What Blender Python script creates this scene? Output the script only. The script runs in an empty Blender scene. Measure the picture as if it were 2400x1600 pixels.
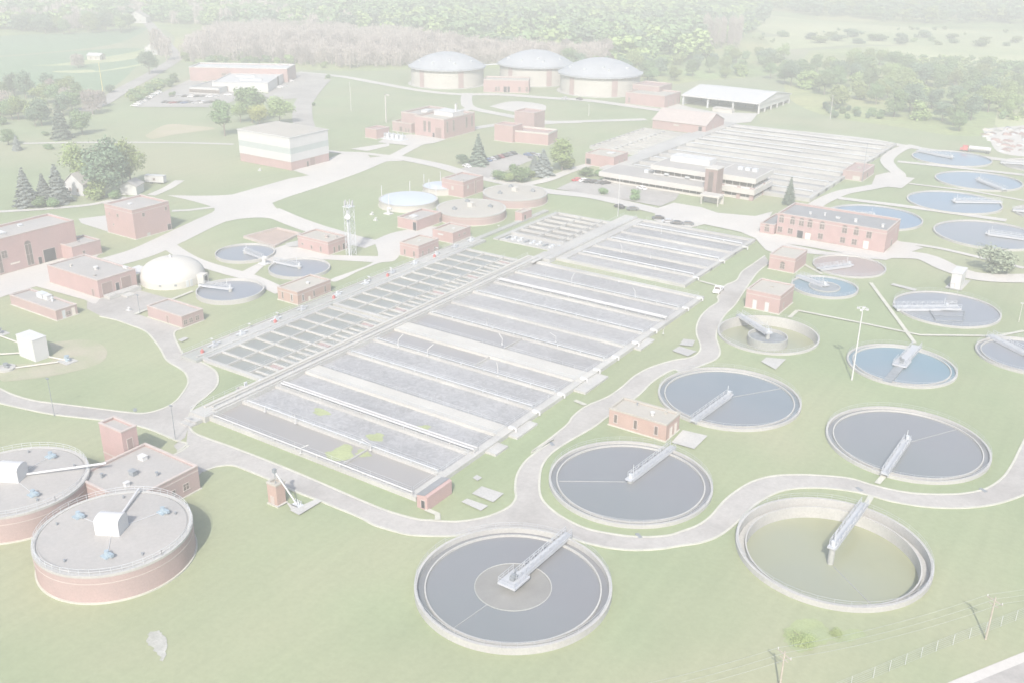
import bpy, math, random
import numpy as np
from mathutils import Vector, Matrix
from mathutils.geometry import tessellate_polygon
rnd = random.Random(7)
R = math.radians
# ------------------------------------------------------------------ world frame
# x runs along the long aeration channels, y along their gallery, metres, ground z = 0
AX = R(-33.6)
EX = Vector((math.cos(AX), -math.sin(AX), 0)); EY = Vector((math.sin(AX), math.cos(AX), 0))
FPX, PITCH, ROLL = 2327.4, R(22.87), R(0.63)
CAM = Vector((160.4, -123.1, 100.0))
FW = EY*math.cos(PITCH) - Vector((0, 0, 1))*math.sin(PITCH)
UP0 = EY*math.sin(PITCH) + Vector((0, 0, 1))*math.cos(PITCH)
RT = EX*math.cos(ROLL) + UP0*math.sin(ROLL); UP = -EX*math.sin(ROLL) + UP0*math.cos(ROLL)
ZN = {'Z1': (0, 0, 2.94), 'Z2': (800, 0, 2.94), 'Z3': (1600, 0, 2.94), 'Z4': (0, 300, 2.94), 'Z5': (800, 300, 2.94), 'Z6': (1600, 300, 2.94),
      'Y1': (0, 640, 2.94), 'Y2': (400, 500, 2.94), 'Y3': (1000, 640, 2.94), 'Y4': (1600, 600, 2.94), 'Y5': (0, 960, 2.45), 'Y6': (400, 820, 2.94),
      'Y7': (800, 1000, 2.614), 'Y8': (1600, 900, 2.24), 'F': (0, 0, .98), 'S': (0, 0, 1)}
def pxl(z, x, y): o = ZN[z]; return o[0]+x/o[2], o[1]+y/o[2]
def G(z, x, y, h=0.0):                       # survey: a sight line of the photograph meets the level h
    x, y = pxl(z, x, y)
    d = FW*FPX + RT*(x-1200) + UP*(800-y)
    return CAM + d*((h-CAM.z)/d.z)
def PJ(p):
    d = Vector(p)-CAM; w = d.dot(FW)
    return 1200+FPX*d.dot(RT)/w, 800-FPX*d.dot(UP)/w
def HT(b, z, x, y):                          # height of the point above ground point b seen at a row
    ty = pxl(z, x, y)[1]; lo, hi = 0, 80
    for _ in range(40):
        m = (lo+hi)/2
        if PJ((b.x, b.y, m))[1] > ty: lo = m
        else: hi = m
    return lo
def CF(x, y): return CAM.x + x*EX.x + y*EY.x, CAM.y + x*EX.y + y*EY.y
def depth(p): return (Vector(p)-CAM).dot(FW)

# ------------------------------------------------------------------ scene basics
S = bpy.context.scene; COL = S.collection
OFF = {}
def new_mat(name, col, rough=.8, var=.12, scale=.15, fine=0.0, fscale=4, hue=None, spec=.3, bump=0, bscale=2, metallic=0, stretch=None, rnd_obj=0, thr=None, streak=None):
    m = bpy.data.materials.new(name); m.use_nodes = True
    nt = m.node_tree; N = nt.nodes; L = nt.links; b = N['Principled BSDF']
    b.inputs['Roughness'].default_value = rough; b.inputs['Specular IOR Level'].default_value = spec; b.inputs['Metallic'].default_value = metallic
    tc = N.new('ShaderNodeTexCoord'); src = tc.outputs['Object']
    if stretch:
        mp = N.new('ShaderNodeMapping'); mp.inputs['Scale'].default_value = stretch; L.new(src, mp.inputs['Vector']); src = mp.outputs['Vector']
    def noise(s, d=5, r=.6):
        n = N.new('ShaderNodeTexNoise'); n.inputs['Scale'].default_value = s; n.inputs['Detail'].default_value = d; n.inputs['Roughness'].default_value = r
        L.new(src, n.inputs['Vector']); return n.outputs['Fac']
    def mix(f, a, c):
        x = N.new('ShaderNodeMix'); x.data_type = 'RGBA'
        for i, v in ((0, f), (6, a), (7, c)):
            if hasattr(v, 'is_linked'): L.new(v, x.inputs[i])
            else: x.inputs[i].default_value = v if i == 0 else (*v, 1)
        return x.outputs[2]
    def ramp(f, a, c):
        r = N.new('ShaderNodeMapRange'); r.inputs['From Min'].default_value = a; r.inputs['From Max'].default_value = c; L.new(f, r.inputs['Value']); return r.outputs[0]
    c1 = tuple(v*(1-var) for v in col); c2 = tuple(min(1, v*(1+var)) for v in col)
    out = mix(ramp(noise(scale), .3, .7), c1, c2)
    if hue:                                   # a second tone in broad patches
        out = mix(ramp(noise(thr[0] if thr else scale*.37, 3), *(thr[1:] if thr else (.42, .62))), out, hue)
    if fine:
        f = noise(fscale, 3, .7)
        k = N.new('ShaderNodeMapRange'); k.inputs['From Min'].default_value = .25; k.inputs['From Max'].default_value = .75
        k.inputs['To Min'].default_value = 1-fine; k.inputs['To Max'].default_value = 1+fine; L.new(f, k.inputs['Value'])
        v = N.new('ShaderNodeVectorMath'); v.operation = 'SCALE'; L.new(out, v.inputs[0]); L.new(k.outputs[0], v.inputs['Scale']); out = v.outputs[0]
    if streak:                                # long faint bands: mower lines, tyre wear
        mp = N.new('ShaderNodeMapping'); mp.inputs['Scale'].default_value = streak[0]; mp.inputs['Rotation'].default_value = (0, 0, streak[2]); L.new(tc.outputs['Object'], mp.inputs['Vector'])
        n = N.new('ShaderNodeTexNoise'); n.inputs['Scale'].default_value = 1; n.inputs['Detail'].default_value = 2; L.new(mp.outputs[0], n.inputs['Vector'])
        k = N.new('ShaderNodeMapRange'); k.inputs['From Min'].default_value = .3; k.inputs['From Max'].default_value = .7; k.inputs['To Min'].default_value = 1-streak[1]; k.inputs['To Max'].default_value = 1+streak[1]; L.new(n.outputs['Fac'], k.inputs['Value'])
        v = N.new('ShaderNodeVectorMath'); v.operation = 'SCALE'; L.new(out, v.inputs[0]); L.new(k.outputs[0], v.inputs['Scale']); out = v.outputs[0]
    if rnd_obj:
        oi = N.new('ShaderNodeObjectInfo'); h = N.new('ShaderNodeHueSaturation')
        k = N.new('ShaderNodeMapRange'); k.inputs['To Min'].default_value = 1-rnd_obj; k.inputs['To Max'].default_value = 1+rnd_obj; L.new(oi.outputs['Random'], k.inputs['Value'])
        L.new(k.outputs[0], h.inputs['Value']); L.new(out, h.inputs['Color'])
        k2 = N.new('ShaderNodeMapRange'); k2.inputs['To Min'].default_value = .49; k2.inputs['To Max'].default_value = .515; L.new(oi.outputs['Random'], k2.inputs['Value']); L.new(k2.outputs[0], h.inputs['Hue'])
        out = h.outputs[0]
    L.new(out, b.inputs['Base Color'])
    if bump:
        bp = N.new('ShaderNodeBump'); bp.inputs['Strength'].default_value = bump; bp.inputs['Distance'].default_value = .3; L.new(noise(bscale, 4), bp.inputs['Height']); L.new(bp.outputs[0], b.inputs['Normal'])
    return m
M = {}
M['grass'] = new_mat('grass', (.244, .291, .173), .95, .11, .02, .08, .9, (.305, .315, .205), .1, thr=(.011, .42, .66), streak=((.5, .02, 1), .035, .5))
M['meadow'] = new_mat('meadow', (.42, .45, .26), .95, .15, .02, .12, .3, (.32, .38, .20), .1)
M['crop'] = new_mat('crop', (.18, .265, .16), .95, .12, .01, .08, .2, None, .1, stretch=(.25, 1, 1))
M['scrub'] = new_mat('scrub', (.23, .30, .14), .95, .3, .02, .25, .25, (.36, .37, .19), .1)
M['bare'] = new_mat('bare', (.34, .34, .31), .95, .12, .8, .15, 3, (.42, .42, .39), .1)
M['dirt'] = new_mat('dirt', (.42, .37, .29), .95, .12, .05, .1, 2, (.34, .34, .2), .1)
M['asphalt'] = new_mat('asphalt', (.325, .31, .295), .9, .10, .06, .09, 1.5, (.385, .37, .35), .2, thr=(.05, .42, .58), streak=((.6, .6, 1), .06, 0))
M['pave'] = new_mat('pave', (.50, .48, .45), .9, .07, .05, .06, 1, (.46, .445, .425), .2)
M['kerb'] = new_mat('kerb', (.46, .455, .395), .9, .1, .3, .1, 3)
M['conc'] = new_mat('conc', (.43, .425, .405), .85, .11, .12, .12, 2.5, (.365, .36, .35), .2)
M['concd'] = new_mat('concd', (.38, .38, .37), .85, .12, .1, .15, 2, (.32, .33, .31), .2)
M['deck'] = new_mat('deck', (.45, .44, .41), .85, .07, .1, .08, 2)
M['brick'] = new_mat('brick', (.405, .282, .268), .9, .08, .25, .10, 3.2, (.375, .272, .262), .15)
M['brickp'] = new_mat('brickp', (.375, .278, .265), .9, .08, .25, .10, 3.2, (.35, .27, .26), .15)
M['brickdark'] = new_mat('brickdark', (.27, .20, .185), .9, .1, .25, .1, 3)
M['bricko'] = new_mat('bricko', (.40, .285, .245), .9, .09, .3, .12, 3.5, (.375, .28, .255), .15)
M['coping'] = new_mat('coping', (.43, .375, .35), .8, .08, .5)
M['roof'] = new_mat('roof', (.36, .345, .33), .9, .06, .15, .08, 1.5, (.33, .32, .31), .15)
M['rooft'] = new_mat('rooft', (.395, .375, .335), .9, .06, .1, .06, 1.5, (.37, .355, .325), .15)
M['roofg'] = new_mat('roofg', (.24, .245, .255), .85, .08, .2, .07, 1.5)
M['white'] = new_mat('white', (.52, .52, .52), .5, .03, .3, .02, 2)
M['cream'] = new_mat('cream', (.485, .465, .43), .7, .05, .2, .05, 1)
M['domew'] = new_mat('domew', (.50, .485, .45), .7, .04, .2, .04, 1.5)
M['band'] = new_mat('band', (.375, .42, .41), .6, .03, .3)
M['steel'] = new_mat('steel', (.42, .435, .46), .45, .05, .5, .04, 3, None, .4)
M['galv'] = new_mat('galv', (.50, .52, .54), .5, .06, .5, 0, 1, None, .4)
M['domeb'] = new_mat('domeb', (.355, .37, .395), .5, .05, .1, .04, .6, None, .4)
M['coverb'] = new_mat('coverb', (.46, .51, .575), .5, .04, .1, .03, 1)
M['dark'] = new_mat('dark', (.06, .06, .065), .6, .1, 1)
M['machine'] = new_mat('machine', (.22, .24, .26), .6, .2, .8)
M['glass'] = new_mat('glass', (.145, .12, .11), .3, .15, .6, spec=.5)
M['bluem'] = new_mat('bluem', (.28, .35, .40), .5, .1, .8)
M['redm'] = new_mat('redm', (.48, .15, .14), .5, .08, .5)
M['door'] = new_mat('door', (.66, .60, .54), .6, .04, .5)
M['wood'] = new_mat('wood', (.38, .34, .29), .9, .15, .6, .1, 3)
M['trunk'] = new_mat('trunk', (.20, .17, .14), .95, .2, .8)
M['yellow'] = new_mat('yellow', (.60, .52, .22), .6, .05, .5)
M['tealrail'] = new_mat('tealrail', (.40, .50, .46), .6, .1, .5)
def water(name, col, rough=.12, spec=.5, hue=None, var=.06, scale=.05, bump=.02):
    return new_mat(name, col, rough, var, scale, 0, 1, hue, spec, bump, 1.2)
M['wgrey'] = water('wgrey', (.192, .195, .207), hue=(.172, .186, .194), scale=.04)
M['wblue'] = water('wblue', (.135, .205, .29), .1, hue=(.165, .21, .27), scale=.03)
M['wteal'] = water('wteal', (.13, .215, .265), .1, hue=(.175, .215, .25), scale=.04)
M['wlav'] = water('wlav', (.21, .22, .25), .2, hue=(.19, .205, .23), scale=.04)
M['wbrown'] = water('wbrown', (.29, .24, .23), .3)
M['wolive'] = water('wolive', (.28, .29, .185), .2, .4, hue=(.255, .27, .205), var=.1, scale=.06)
M['wsettle'] = water('wsettle', (.222, .23, .212), .3, .4, hue=(.20, .205, .19), scale=.02)
M['wstill'] = water('wstill', (.28, .268, .26), .35, .3, hue=(.255, .25, .26), scale=.03)
M['pipew'] = new_mat('pipew', (.44, .44, .445), .5, .05, .4, .04, 3, None, .4)
M['wslate'] = water('wslate', (.165, .195, .22), hue=(.185, .198, .215), scale=.05)
M['weeds'] = new_mat('weeds', (.285, .33, .17), .95, .12, .3, .12, 3, (.26, .30, .185), .1)
M['fasc'] = new_mat('fasc', (.49, .475, .45), .7, .04, .3)
M['skim'] = new_mat('skim', (.30, .305, .315), .6, .1, .5)
M['earth'] = new_mat('earth', (.355, .33, .255), .95, .1, .08, .1, 1.5, (.29, .31, .20), .1, thr=(.06, .4, .62))
M['clay'] = new_mat('clay', (.37, .29, .25), .95, .1, .2, .1, 2)
M['scum'] = new_mat('scum', (.32, .36, .19), .9, .12, .3, .15, 2)
M['silt'] = new_mat('silt', (.225, .22, .208), .5, .12, .15, .06, 1, None, .4)
def foam(name, a, b, scale):                 # whitish froth drawn out in swirls on grey liquor
    m = bpy.data.materials.new(name); m.use_nodes = True
    nt = m.node_tree; N = nt.nodes; L = nt.links; bs = N['Principled BSDF']; bs.inputs['Roughness'].default_value = .7
    tc = N.new('ShaderNodeTexCoord')
    n1 = N.new('ShaderNodeTexNoise'); n1.inputs['Scale'].default_value = scale; n1.inputs['Detail'].default_value = 6; n1.inputs['Roughness'].default_value = .68; n1.inputs['Distortion'].default_value = 1.6
    n2 = N.new('ShaderNodeTexNoise'); n2.inputs['Scale'].default_value = .05; n2.inputs['Detail'].default_value = 3
    L.new(tc.outputs['Object'], n1.inputs['Vector']); L.new(tc.outputs['Object'], n2.inputs['Vector'])
    ad = N.new('ShaderNodeMath'); ad.operation = 'MULTIPLY_ADD'; L.new(n2.outputs['Fac'], ad.inputs[0]); ad.inputs[1].default_value = .45; L.new(n1.outputs['Fac'], ad.inputs[2])
    r = N.new('ShaderNodeMapRange'); r.inputs['From Min'].default_value = .58; r.inputs['From Max'].default_value = .86; L.new(ad.outputs[0], r.inputs['Value'])
    x = N.new('ShaderNodeMix'); x.data_type = 'RGBA'; L.new(r.outputs[0], x.inputs[0]); x.inputs[6].default_value = (*a, 1); x.inputs[7].default_value = (*b, 1)
    L.new(x.outputs[2], bs.inputs['Base Color'])
    return m
M['foam'] = foam('foam', (.235, .235, .242), (.365, .365, .37), .6)
M['foam2'] = foam('foam2', (.255, .252, .256), (.34, .337, .34), .4)
M['foamd'] = foam('foamd', (.20, .20, .21), (.30, .30, .31), .45)
for k, c in {'leaf': (.19, .275, .13), 'leafl': (.27, .345, .14), 'leafy': (.42, .46, .15), 'leafd': (.165, .235, .155), 'needle': (.17, .215, .17), 'needleb': (.225, .255, .24), 'leafo': (.235, .265, .19), 'leafg': (.36, .43, .19), 'twig': (.40, .35, .33)}.items():
    M[k] = new_mat(k, c, .9, .3, .35, 0, 1, None, .15, rnd_obj=.22)

class MB:
    def __init__(s): s.v = []; s.f = []
    def quad(s, *p):
        n = len(s.v); s.v += [tuple(q) for q in p]; s.f.append(tuple(range(n, n+len(p)))); return s
    def box(s, x0, x1, y0, y1, z0, z1):
        n = len(s.v)
        s.v += [(x, y, z) for z in (z0, z1) for x, y in ((x0, y0), (x1, y0), (x1, y1), (x0, y1))]
        s.f += [tuple(n+i for i in q) for q in ((3, 2, 1, 0), (4, 5, 6, 7), (0, 1, 5, 4), (1, 2, 6, 5), (2, 3, 7, 6), (3, 0, 4, 7))]; return s
    def prism(s, pts, z0, z1):
        n = len(s.v); k = len(pts)
        a = sum(pts[i][0]*pts[(i+1) % k][1]-pts[(i+1) % k][0]*pts[i][1] for i in range(k))
        if a < 0: pts = pts[::-1]
        s.v += [(p[0], p[1], z0) for p in pts]+[(p[0], p[1], z1) for p in pts]
        s.f += [tuple(range(n+k-1, n-1, -1)), tuple(range(n+k, n+2*k))]+[(n+i, n+(i+1) % k, n+k+(i+1) % k, n+k+i) for i in range(k)]; return s
    def lathe(s, cx, cy, prof, n=64, cap=True, a0=0, a1=2*math.pi):   # prof: (r, z) rows
        b = len(s.v); full = abs(a1-a0-2*math.pi) < 1e-6; m = n if full else n+1
        for r, z in prof: s.v += [(cx+r*math.cos(a0+(a1-a0)*i/n), cy+r*math.sin(a0+(a1-a0)*i/n), z) for i in range(m)]
        for j in range(len(prof)-1):
            for i in range(n):
                i2 = (i+1) % m
                s.f.append((b+j*m+i, b+j*m+i2, b+(j+1)*m+i2, b+(j+1)*m+i))
        if cap and full: s.f.append(tuple(b+(len(prof)-1)*m+i for i in range(m)))
        return s
    def ring(s, cx, cy, r0, r1, z0, z1, n=72):
        return s.lathe(cx, cy, [(r0, z0), (r1, z0), (r1, z1), (r0, z1), (r0, z0)], n, False)
    def tube(s, p, q, r, n=6, r2=None):
        p = Vector(p); q = Vector(q); d = (q-p)
        if d.length < 1e-5: return s
        d.normalize(); a = d.orthogonal().normalized(); b = d.cross(a); k = len(s.v); r2 = r if r2 is None else r2
        for c, rr in ((p, r), (q, r2)): s.v += [tuple(c+a*(rr*math.cos(2*math.pi*i/n))+b*(rr*math.sin(2*math.pi*i/n))) for i in range(n)]
        s.f += [(k+i, k+(i+1) % n, k+n+(i+1) % n, k+n+i) for i in range(n)]+[tuple(range(k+n-1, k-1, -1)), tuple(range(k+n, k+2*n))]; return s
    def path(s, pts, r, n=6):
        for a, b in zip(pts, pts[1:]): s.tube(a, b, r, n)
        return s
    def bar(s, p, q, w, h):                  # a level-sided beam between two points, top at their z
        p = Vector(p); q = Vector(q); d = (q-p); t = Vector((-d.y, d.x, 0)).normalized()*(w/2); dn = Vector((0, 0, -h))
        n = len(s.v); s.v += [tuple(x) for x in (p-t, q-t, q+t, p+t, p-t+dn, q-t+dn, q+t+dn, p+t+dn)]
        s.f += [tuple(n+i for i in f) for f in ((0, 1, 2, 3), (7, 6, 5, 4), (0, 4, 5, 1), (1, 5, 6, 2), (2, 6, 7, 3), (3, 7, 4, 0))]; return s
    def rail(s, pts, h=1.1, sp=2.4, r=.035, closed=False):
        P = [Vector(p) for p in pts]
        if closed: P.append(P[0])
        for a, b in zip(P, P[1:]):
            for z in (h, h*.55): s.tube(a+Vector((0, 0, z)), b+Vector((0, 0, z)), r, 4)
            k = max(1, round((b-a).length/sp))
            for i in range(k): c = a.lerp(b, i/k); s.tube(c, c+Vector((0, 0, h)), r, 4)
        c = P[-1]; s.tube(c, c+Vector((0, 0, h)), r, 4); return s
    def build(s, name, mat, parent=None, local=False, smooth=False):
        me = bpy.data.meshes.new(name)
        o = Vector((0, 0, 0)) if parent is None or local else OFF.get(parent.name, Vector((0, 0, 0)))
        me.from_pydata([(x-o.x, y-o.y, z-o.z) for x, y, z in s.v], [], s.f); me.materials.append(M[mat])
        if smooth:
            me.polygons.foreach_set('use_smooth', [len(p.vertices) == 4 for p in me.polygons])
            try: me.set_sharp_from_angle(angle=R(40))
            except Exception: pass
        ob = bpy.data.objects.new(name, me); COL.objects.link(ob)
        if parent: ob.parent = parent; OFF[ob.name] = o
        return ob
def tag(o, label, cat, group=None):
    o['label'] = label; o['category'] = cat
    if group: o['group'] = group
    return o
def thing(name, label, cat, loc=(0, 0, 0), rz=0, group=None):
    o = bpy.data.objects.new(name, None); COL.objects.link(o); o.location = loc; o.rotation_euler = (0, 0, rz); o.empty_display_size = .5
    OFF[o.name] = Vector(loc); return tag(o, label, cat, group)
def kids(o): return [c for c in bpy.data.objects if c.parent == o]
def copy_thing(o, loc, rz=0, sc=1, label=None, tree=None):
    c = o.copy(); COL.objects.link(c); c.location = loc; c.rotation_euler = (0, 0, rz); c.scale = (sc, sc, sc) if not hasattr(sc, '__len__') else sc
    if label: c['label'] = label
    for k in (tree if tree is not None else kids(o)):
        d = k.copy(); COL.objects.link(d); d.parent = c
    return c
def structure(o): o['kind'] = 'structure'; return o

# ------------------------------------------------------------------ ground, roads
def smooth(pts, n=5):
    if len(pts) < 3: return pts
    out = []
    for i in range(len(pts)-1):
        p0 = pts[max(0, i-1)]; p1 = pts[i]; p2 = pts[i+1]; p3 = pts[min(len(pts)-1, i+2)]
        for k in range(n):
            t = k/n
            out.append(tuple(.5*((2*p1[a])+(-p0[a]+p2[a])*t+(2*p0[a]-5*p1[a]+4*p2[a]-p3[a])*t*t+(-p0[a]+3*p1[a]-3*p2[a]+p3[a])*t**3) for a in (0, 1)))
    return out+[tuple(pts[-1][:2])]
def line(*segs):
    out = []
    for s in segs: out += [tuple(G(s[0], *p)[:2]) for p in s[1:]]
    return out
zlev = [.006]
def poly(name, pts, mat, sm=True):
    if sm: pts = smooth(pts+[pts[0]])[:-1]
    zlev[0] += .004; z = zlev[0]
    mb = MB(); mb.v = [(p[0], p[1], z) for p in pts]
    for t in tessellate_polygon([[Vector((p[0], p[1], 0)) for p in pts]]):
        a, b, c = (pts[i] for i in t)
        mb.f.append(t if (b[0]-a[0])*(c[1]-a[1])-(b[1]-a[1])*(c[0]-a[0]) > 0 else t[::-1])
    return structure(mb.build(name, mat))
def ribbon(name, pts, w, mat, sm=True):
    if sm: pts = smooth(pts)
    zlev[0] += .004; z = zlev[0]; mb = MB(); n = len(pts)
    for i, p in enumerate(pts):
        a = pts[max(0, i-1)]; b = pts[min(n-1, i+1)]; d = Vector((b[0]-a[0], b[1]-a[1])).normalized(); t = Vector((-d.y, d.x))*w/2
        mb.v += [(p[0]-t.x, p[1]-t.y, z), (p[0]+t.x, p[1]+t.y, z)]
    mb.f = [(2*i, 2*i+2, 2*i+3, 2*i+1) for i in range(n-1)]
    return structure(mb.build(name, mat))
def kerb(pts, w=.45, h=.14):
    pts = smooth(pts); mb = MB(); n = len(pts)
    for i, p in enumerate(pts):
        a = pts[max(0, i-1)]; b = pts[min(n-1, i+1)]; d = Vector((b[0]-a[0], b[1]-a[1])).normalized(); t = Vector((-d.y, d.x))*w/2
        mb.v += [(p[0]-t.x, p[1]-t.y, 0), (p[0]-t.x, p[1]-t.y, h), (p[0]+t.x, p[1]+t.y, h), (p[0]+t.x, p[1]+t.y, 0)]
    for i in range(n-1):
        for k in range(3): mb.f.append((4*i+k+1, 4*i+k, 4*i+4+k, 4*i+5+k))
    return structure(mb.build('kerb', 'kerb'))
def jag(pts, a):
    g = random.Random(3); return [(p[0]+g.uniform(-a, a), p[1]+g.uniform(-a, a)) for p in smooth(pts+[pts[0]], 6)[:-1]]
def circ(cx, cy, r, n=64): return [(cx+r*math.cos(2*math.pi*i/n), cy+r*math.sin(2*math.pi*i/n)) for i in range(n)]

CL = {k: (*CF(100*a, 100*b), 100*r) for k, (a, b, r) in {'A': (.0062, 1.3367, .1608), 'B': (.5588, 1.4476, .1644), 'C': (.2325, 1.6714, .1582), 'D': (.8303, 1.8411, .1637),
      'E': (.4982, 2.0488, .1612), 'F': (.9622, 2.242, .1295), 'G': (.677, 2.4308, .1316), 'H': (1.2304, 2.6346, .1429), 'K1': (2.0436, 4.6144, .1753), 'K3': (1.7299, 3.812, .1754),
      'N1': (-.866, 3.066, .0947), 'N3': (-.8173, 2.7035, .0965)}.items()}
def EL(l, r, t, b):                          # circle from the extents of its rim, source pixels
    m = (l+r)/2; c = (G('S', m, t)+G('S', m, b))/2; return c.x, c.y, (r-l)/2*depth(c)/FPX/math.hypot(1, (m-1200)/FPX)
CL['I'] = EL(1852, 2012, 645, 709); CL['J'] = EL(1902, 2077, 602.5, 651); CL['K2'] = EL(2187, 2398, 405, 450); CL['N2'] = EL(629, 775, 612, 655)
CL['K4'] = EL(1931, 2163, 484, 543); CL['K5'] = EL(2182, 2448, 521, 589); CL['L'] = EL(2280, 2530, 790, 885); CL['K6'] = EL(2344, 2500, 376, 405); CL['K7'] = EL(2372, 2540, 488, 520)

GS = 2600
hole = [CL['B'], CL['G']]
outer = [Vector((x, y, 0)) for x, y in ((-GS, -900), (GS, -900), (GS, GS), (-GS, GS))]
loops = [outer]+[[Vector((x, y, 0)) for x, y in circ(c[0], c[1], c[2]-.1, 72)][::-1] for c in hole]
mb = MB(); allp = [p for l in loops for p in l]; mb.v = [tuple(p) for p in allp]
for t in tessellate_polygon(loops):
    a, b, c = (allp[i] for i in t); mb.f.append(t if (b-a).cross(c-a).z > 0 else t[::-1])
structure(mb.build('ground', 'grass'))

# broad land cover far away
poly('crop_field', line(('Z1', (-900, 230), (420, 235), (1000, 190), (1010, 205), (760, 310), (0, 385), (-900, 420))), 'crop')
poly('crop_field', line(('Z1', (-900, 440), (0, 395), (560, 350), (960, 335), (980, 400), (930, 470), (780, 600), (600, 620), (250, 600), (60, 560), (-900, 640))), 'crop')
poly('field_strip', line(('Z1', (210, 452), (480, 432), (960, 350), (1000, 300), (960, 395), (640, 440), (380, 455))), 'meadow')
poly('field_strip', line(('Z1', (370, 492), (620, 482), (690, 490), (960, 445), (960, 455), (640, 500), (380, 500))), 'meadow')
poly('meadow', line(('Z3', (560, 260), (900, 230), (1500, 190), (2500, 200), (2500, 340), (1900, 330), (1300, 310), (900, 330), (620, 340))), 'meadow')
poly('meadow', line(('Z3', (430, 100), (900, 130), (1500, 185), (2500, 190), (2500, 225), (1500, 235), (800, 250), (500, 200))), 'meadow')
poly('scrubland', line(('Z3', (1250, 320), (2500, 350), (2500, 900), (2150, 860), (2000, 500), (1500, 420))), 'meadow')
poly('woodland_floor', line(('Z1', (-600, -20), (2352, -20)), ('Z3', (0, -20), (2500, -20), (2500, 200), (1500, 180), (800, 130), (430, 90), (550, 250), (700, 480), (100, 560)), ('Z2', (2300, 580), (2050, 560), (1300, 480), (450, 480), (0, 490)), ('Z1', (1250, 430), (1200, 250), (1000, 185), (400, 230), (-600, 230))), 'scrub')
poly('woodland_floor', line(('Z3', (880, 350), (1300, 330), (1600, 420), (2100, 500), (2150, 860), (1950, 940), (1500, 880), (920, 780), (700, 600))), 'scrub')
poly('dirt_patch', line(('Z1', (1000, 935), (1150, 860), (1350, 870), (1480, 890), (1200, 930), (1050, 960))), 'dirt')
poly('gravel_patch', line(('Z2', (1020, 735), (1180, 700), (1380, 720), (1410, 750), (1370, 785), (1200, 775))), 'pave')
poly('dirt_patch', line(('Y1', (340, 480), (600, 460), (730, 520), (690, 620), (400, 700), (100, 740), (0, 735), (-60, 650), (200, 620), (360, 600))), 'earth')
poly('sandy_yard', line(('Z3', (2060, 890), (2300, 870), (2500, 860), (2500, 1060), (2200, 1060), (2110, 960))), 'pave')
poly('weed_patch', jag(line(('Y8', (530, 1320), (560, 1260), (650, 1225), (740, 1260), (790, 1300), (900, 1280), (960, 1310), (900, 1345), (740, 1360), (640, 1405), (560, 1380))), .35), 'weeds', False)
poly('dirt_patch', jag(line(('Y5', (845, 1290), (890, 1268), (935, 1285), (958, 1370), (930, 1450), (905, 1400), (850, 1340))), .22), 'bare', False)

# near asphalt road with kerbs
lawn = line(('Y1', (-140, 720), (0, 795), (100, 840), (250, 880), (450, 905), (650, 930), (850, 955), (980, 965), (1100, 940), (1200, 890), (1265, 815), (1297, 750), (1280, 690), (1230, 650), (1150, 600), (1110, 530), (1060, 460), (1000, 400), (900, 360), (800, 325), (690, 300)))
south = line(('Y1', (-140, 860), (0, 895), (150, 930), (350, 970), (600, 1000), (850, 1030), (1000, 1065), (1120, 1110), (1215, 1152), (1285, 1172), (1270, 1195), (1220, 1228)))
tankside = line(('Y1', (1250, 385), (1212, 400), (1200, 430), (1230, 500), (1280, 575), (1400, 620), (1480, 670), (1502, 720), (1490, 780), (1420, 850), (1350, 905), (1305, 980), (1308, 1035)), ('Y6', (150, 560), (230, 600), (400, 660), (700, 775), (1000, 900), (1300, 1030), (1500, 1110), (1700, 1165)), ('Y7', (550, 572), (700, 580), (850, 560), (960, 525), (1040, 480), (1070, 430), (1065, 380), (1075, 300), (1120, 220), (1200, 150), (1300, 80)), ('Y3', (720, 1235), (860, 1130), (970, 1040), (1010, 985), (1100, 915), (1250, 850), (1350, 780), (1430, 710), (1540, 650), (1700, 600), (1820, 580), (1880, 540), (1885, 490), (1862, 430), (1860, 370), (1890, 300), (1950, 240), (2005, 205)), ('Y4', (245, 300), (240, 285), (270, 240), (300, 200), (370, 170), (410, 110), (480, 60), (565, 0)))
outerk = line(('Y5', (1165, 355), (1230, 330), (1300, 318), (1360, 325), (1450, 360), (1560, 405), (1700, 470), (1845, 525)), ('Y6', (1100, 1068), (1300, 1150)), ('Y7', (200, 600), (330, 640), (420, 660), (560, 668), (700, 665), (850, 645), (1000, 633), (1150, 637), (1330, 662), (1500, 710), (1650, 742), (1800, 754), (1950, 747), (2080, 727)), ('Y8', (100, 830), (200, 790), (290, 720), (360, 650), (430, 600), (520, 560), (620, 545), (750, 545), (880, 560), (970, 580), (1100, 615), (1250, 640), (1400, 650), (1530, 645), (1660, 625), (1792, 580), (1880, 530)))
innerk = line(('Y4', (600, 50), (520, 110), (460, 190), (420, 250), (360, 340), (290, 410), (245, 490), (230, 560), (245, 610), (257, 665), (230, 710), (150, 745), (0, 800)), ('Y3', (1700, 665), (1560, 745), (1450, 850), (1250, 985), (1150, 1060)), ('Y7', (1400, 85), (1290, 160), (1230, 240), (1213, 340), (1220, 420), (1260, 480), (1350, 550), (1500, 622), (1700, 662), (1850, 674), (2000, 665)), ('Y8', (0, 770), (80, 740), (150, 690), (220, 610), (290, 555), (370, 510), (470, 482), (600, 475), (740, 480), (880, 495), (1000, 530), (1130, 560), (1250, 575), (1400, 578), (1500, 570), (1600, 545), (1680, 490), (1730, 420), (1770, 340), (1830, 220)))
for k in (lawn, south, tankside, outerk, innerk): kerb(k)
kerb(line(('Y5', (1000, 258), (1055, 228), (1085, 205))))
poly('road', smooth(lawn)[:-1]+line(('Y1', (600, 250), (600, 200), (760, 180), (960, 290)))+smooth(tankside[:13])+line(('Y6', (100, 600), (20, 660)), ('Y5', (1120, 340), (1000, 265)))+smooth(south)[::-1], 'asphalt', False)
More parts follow.
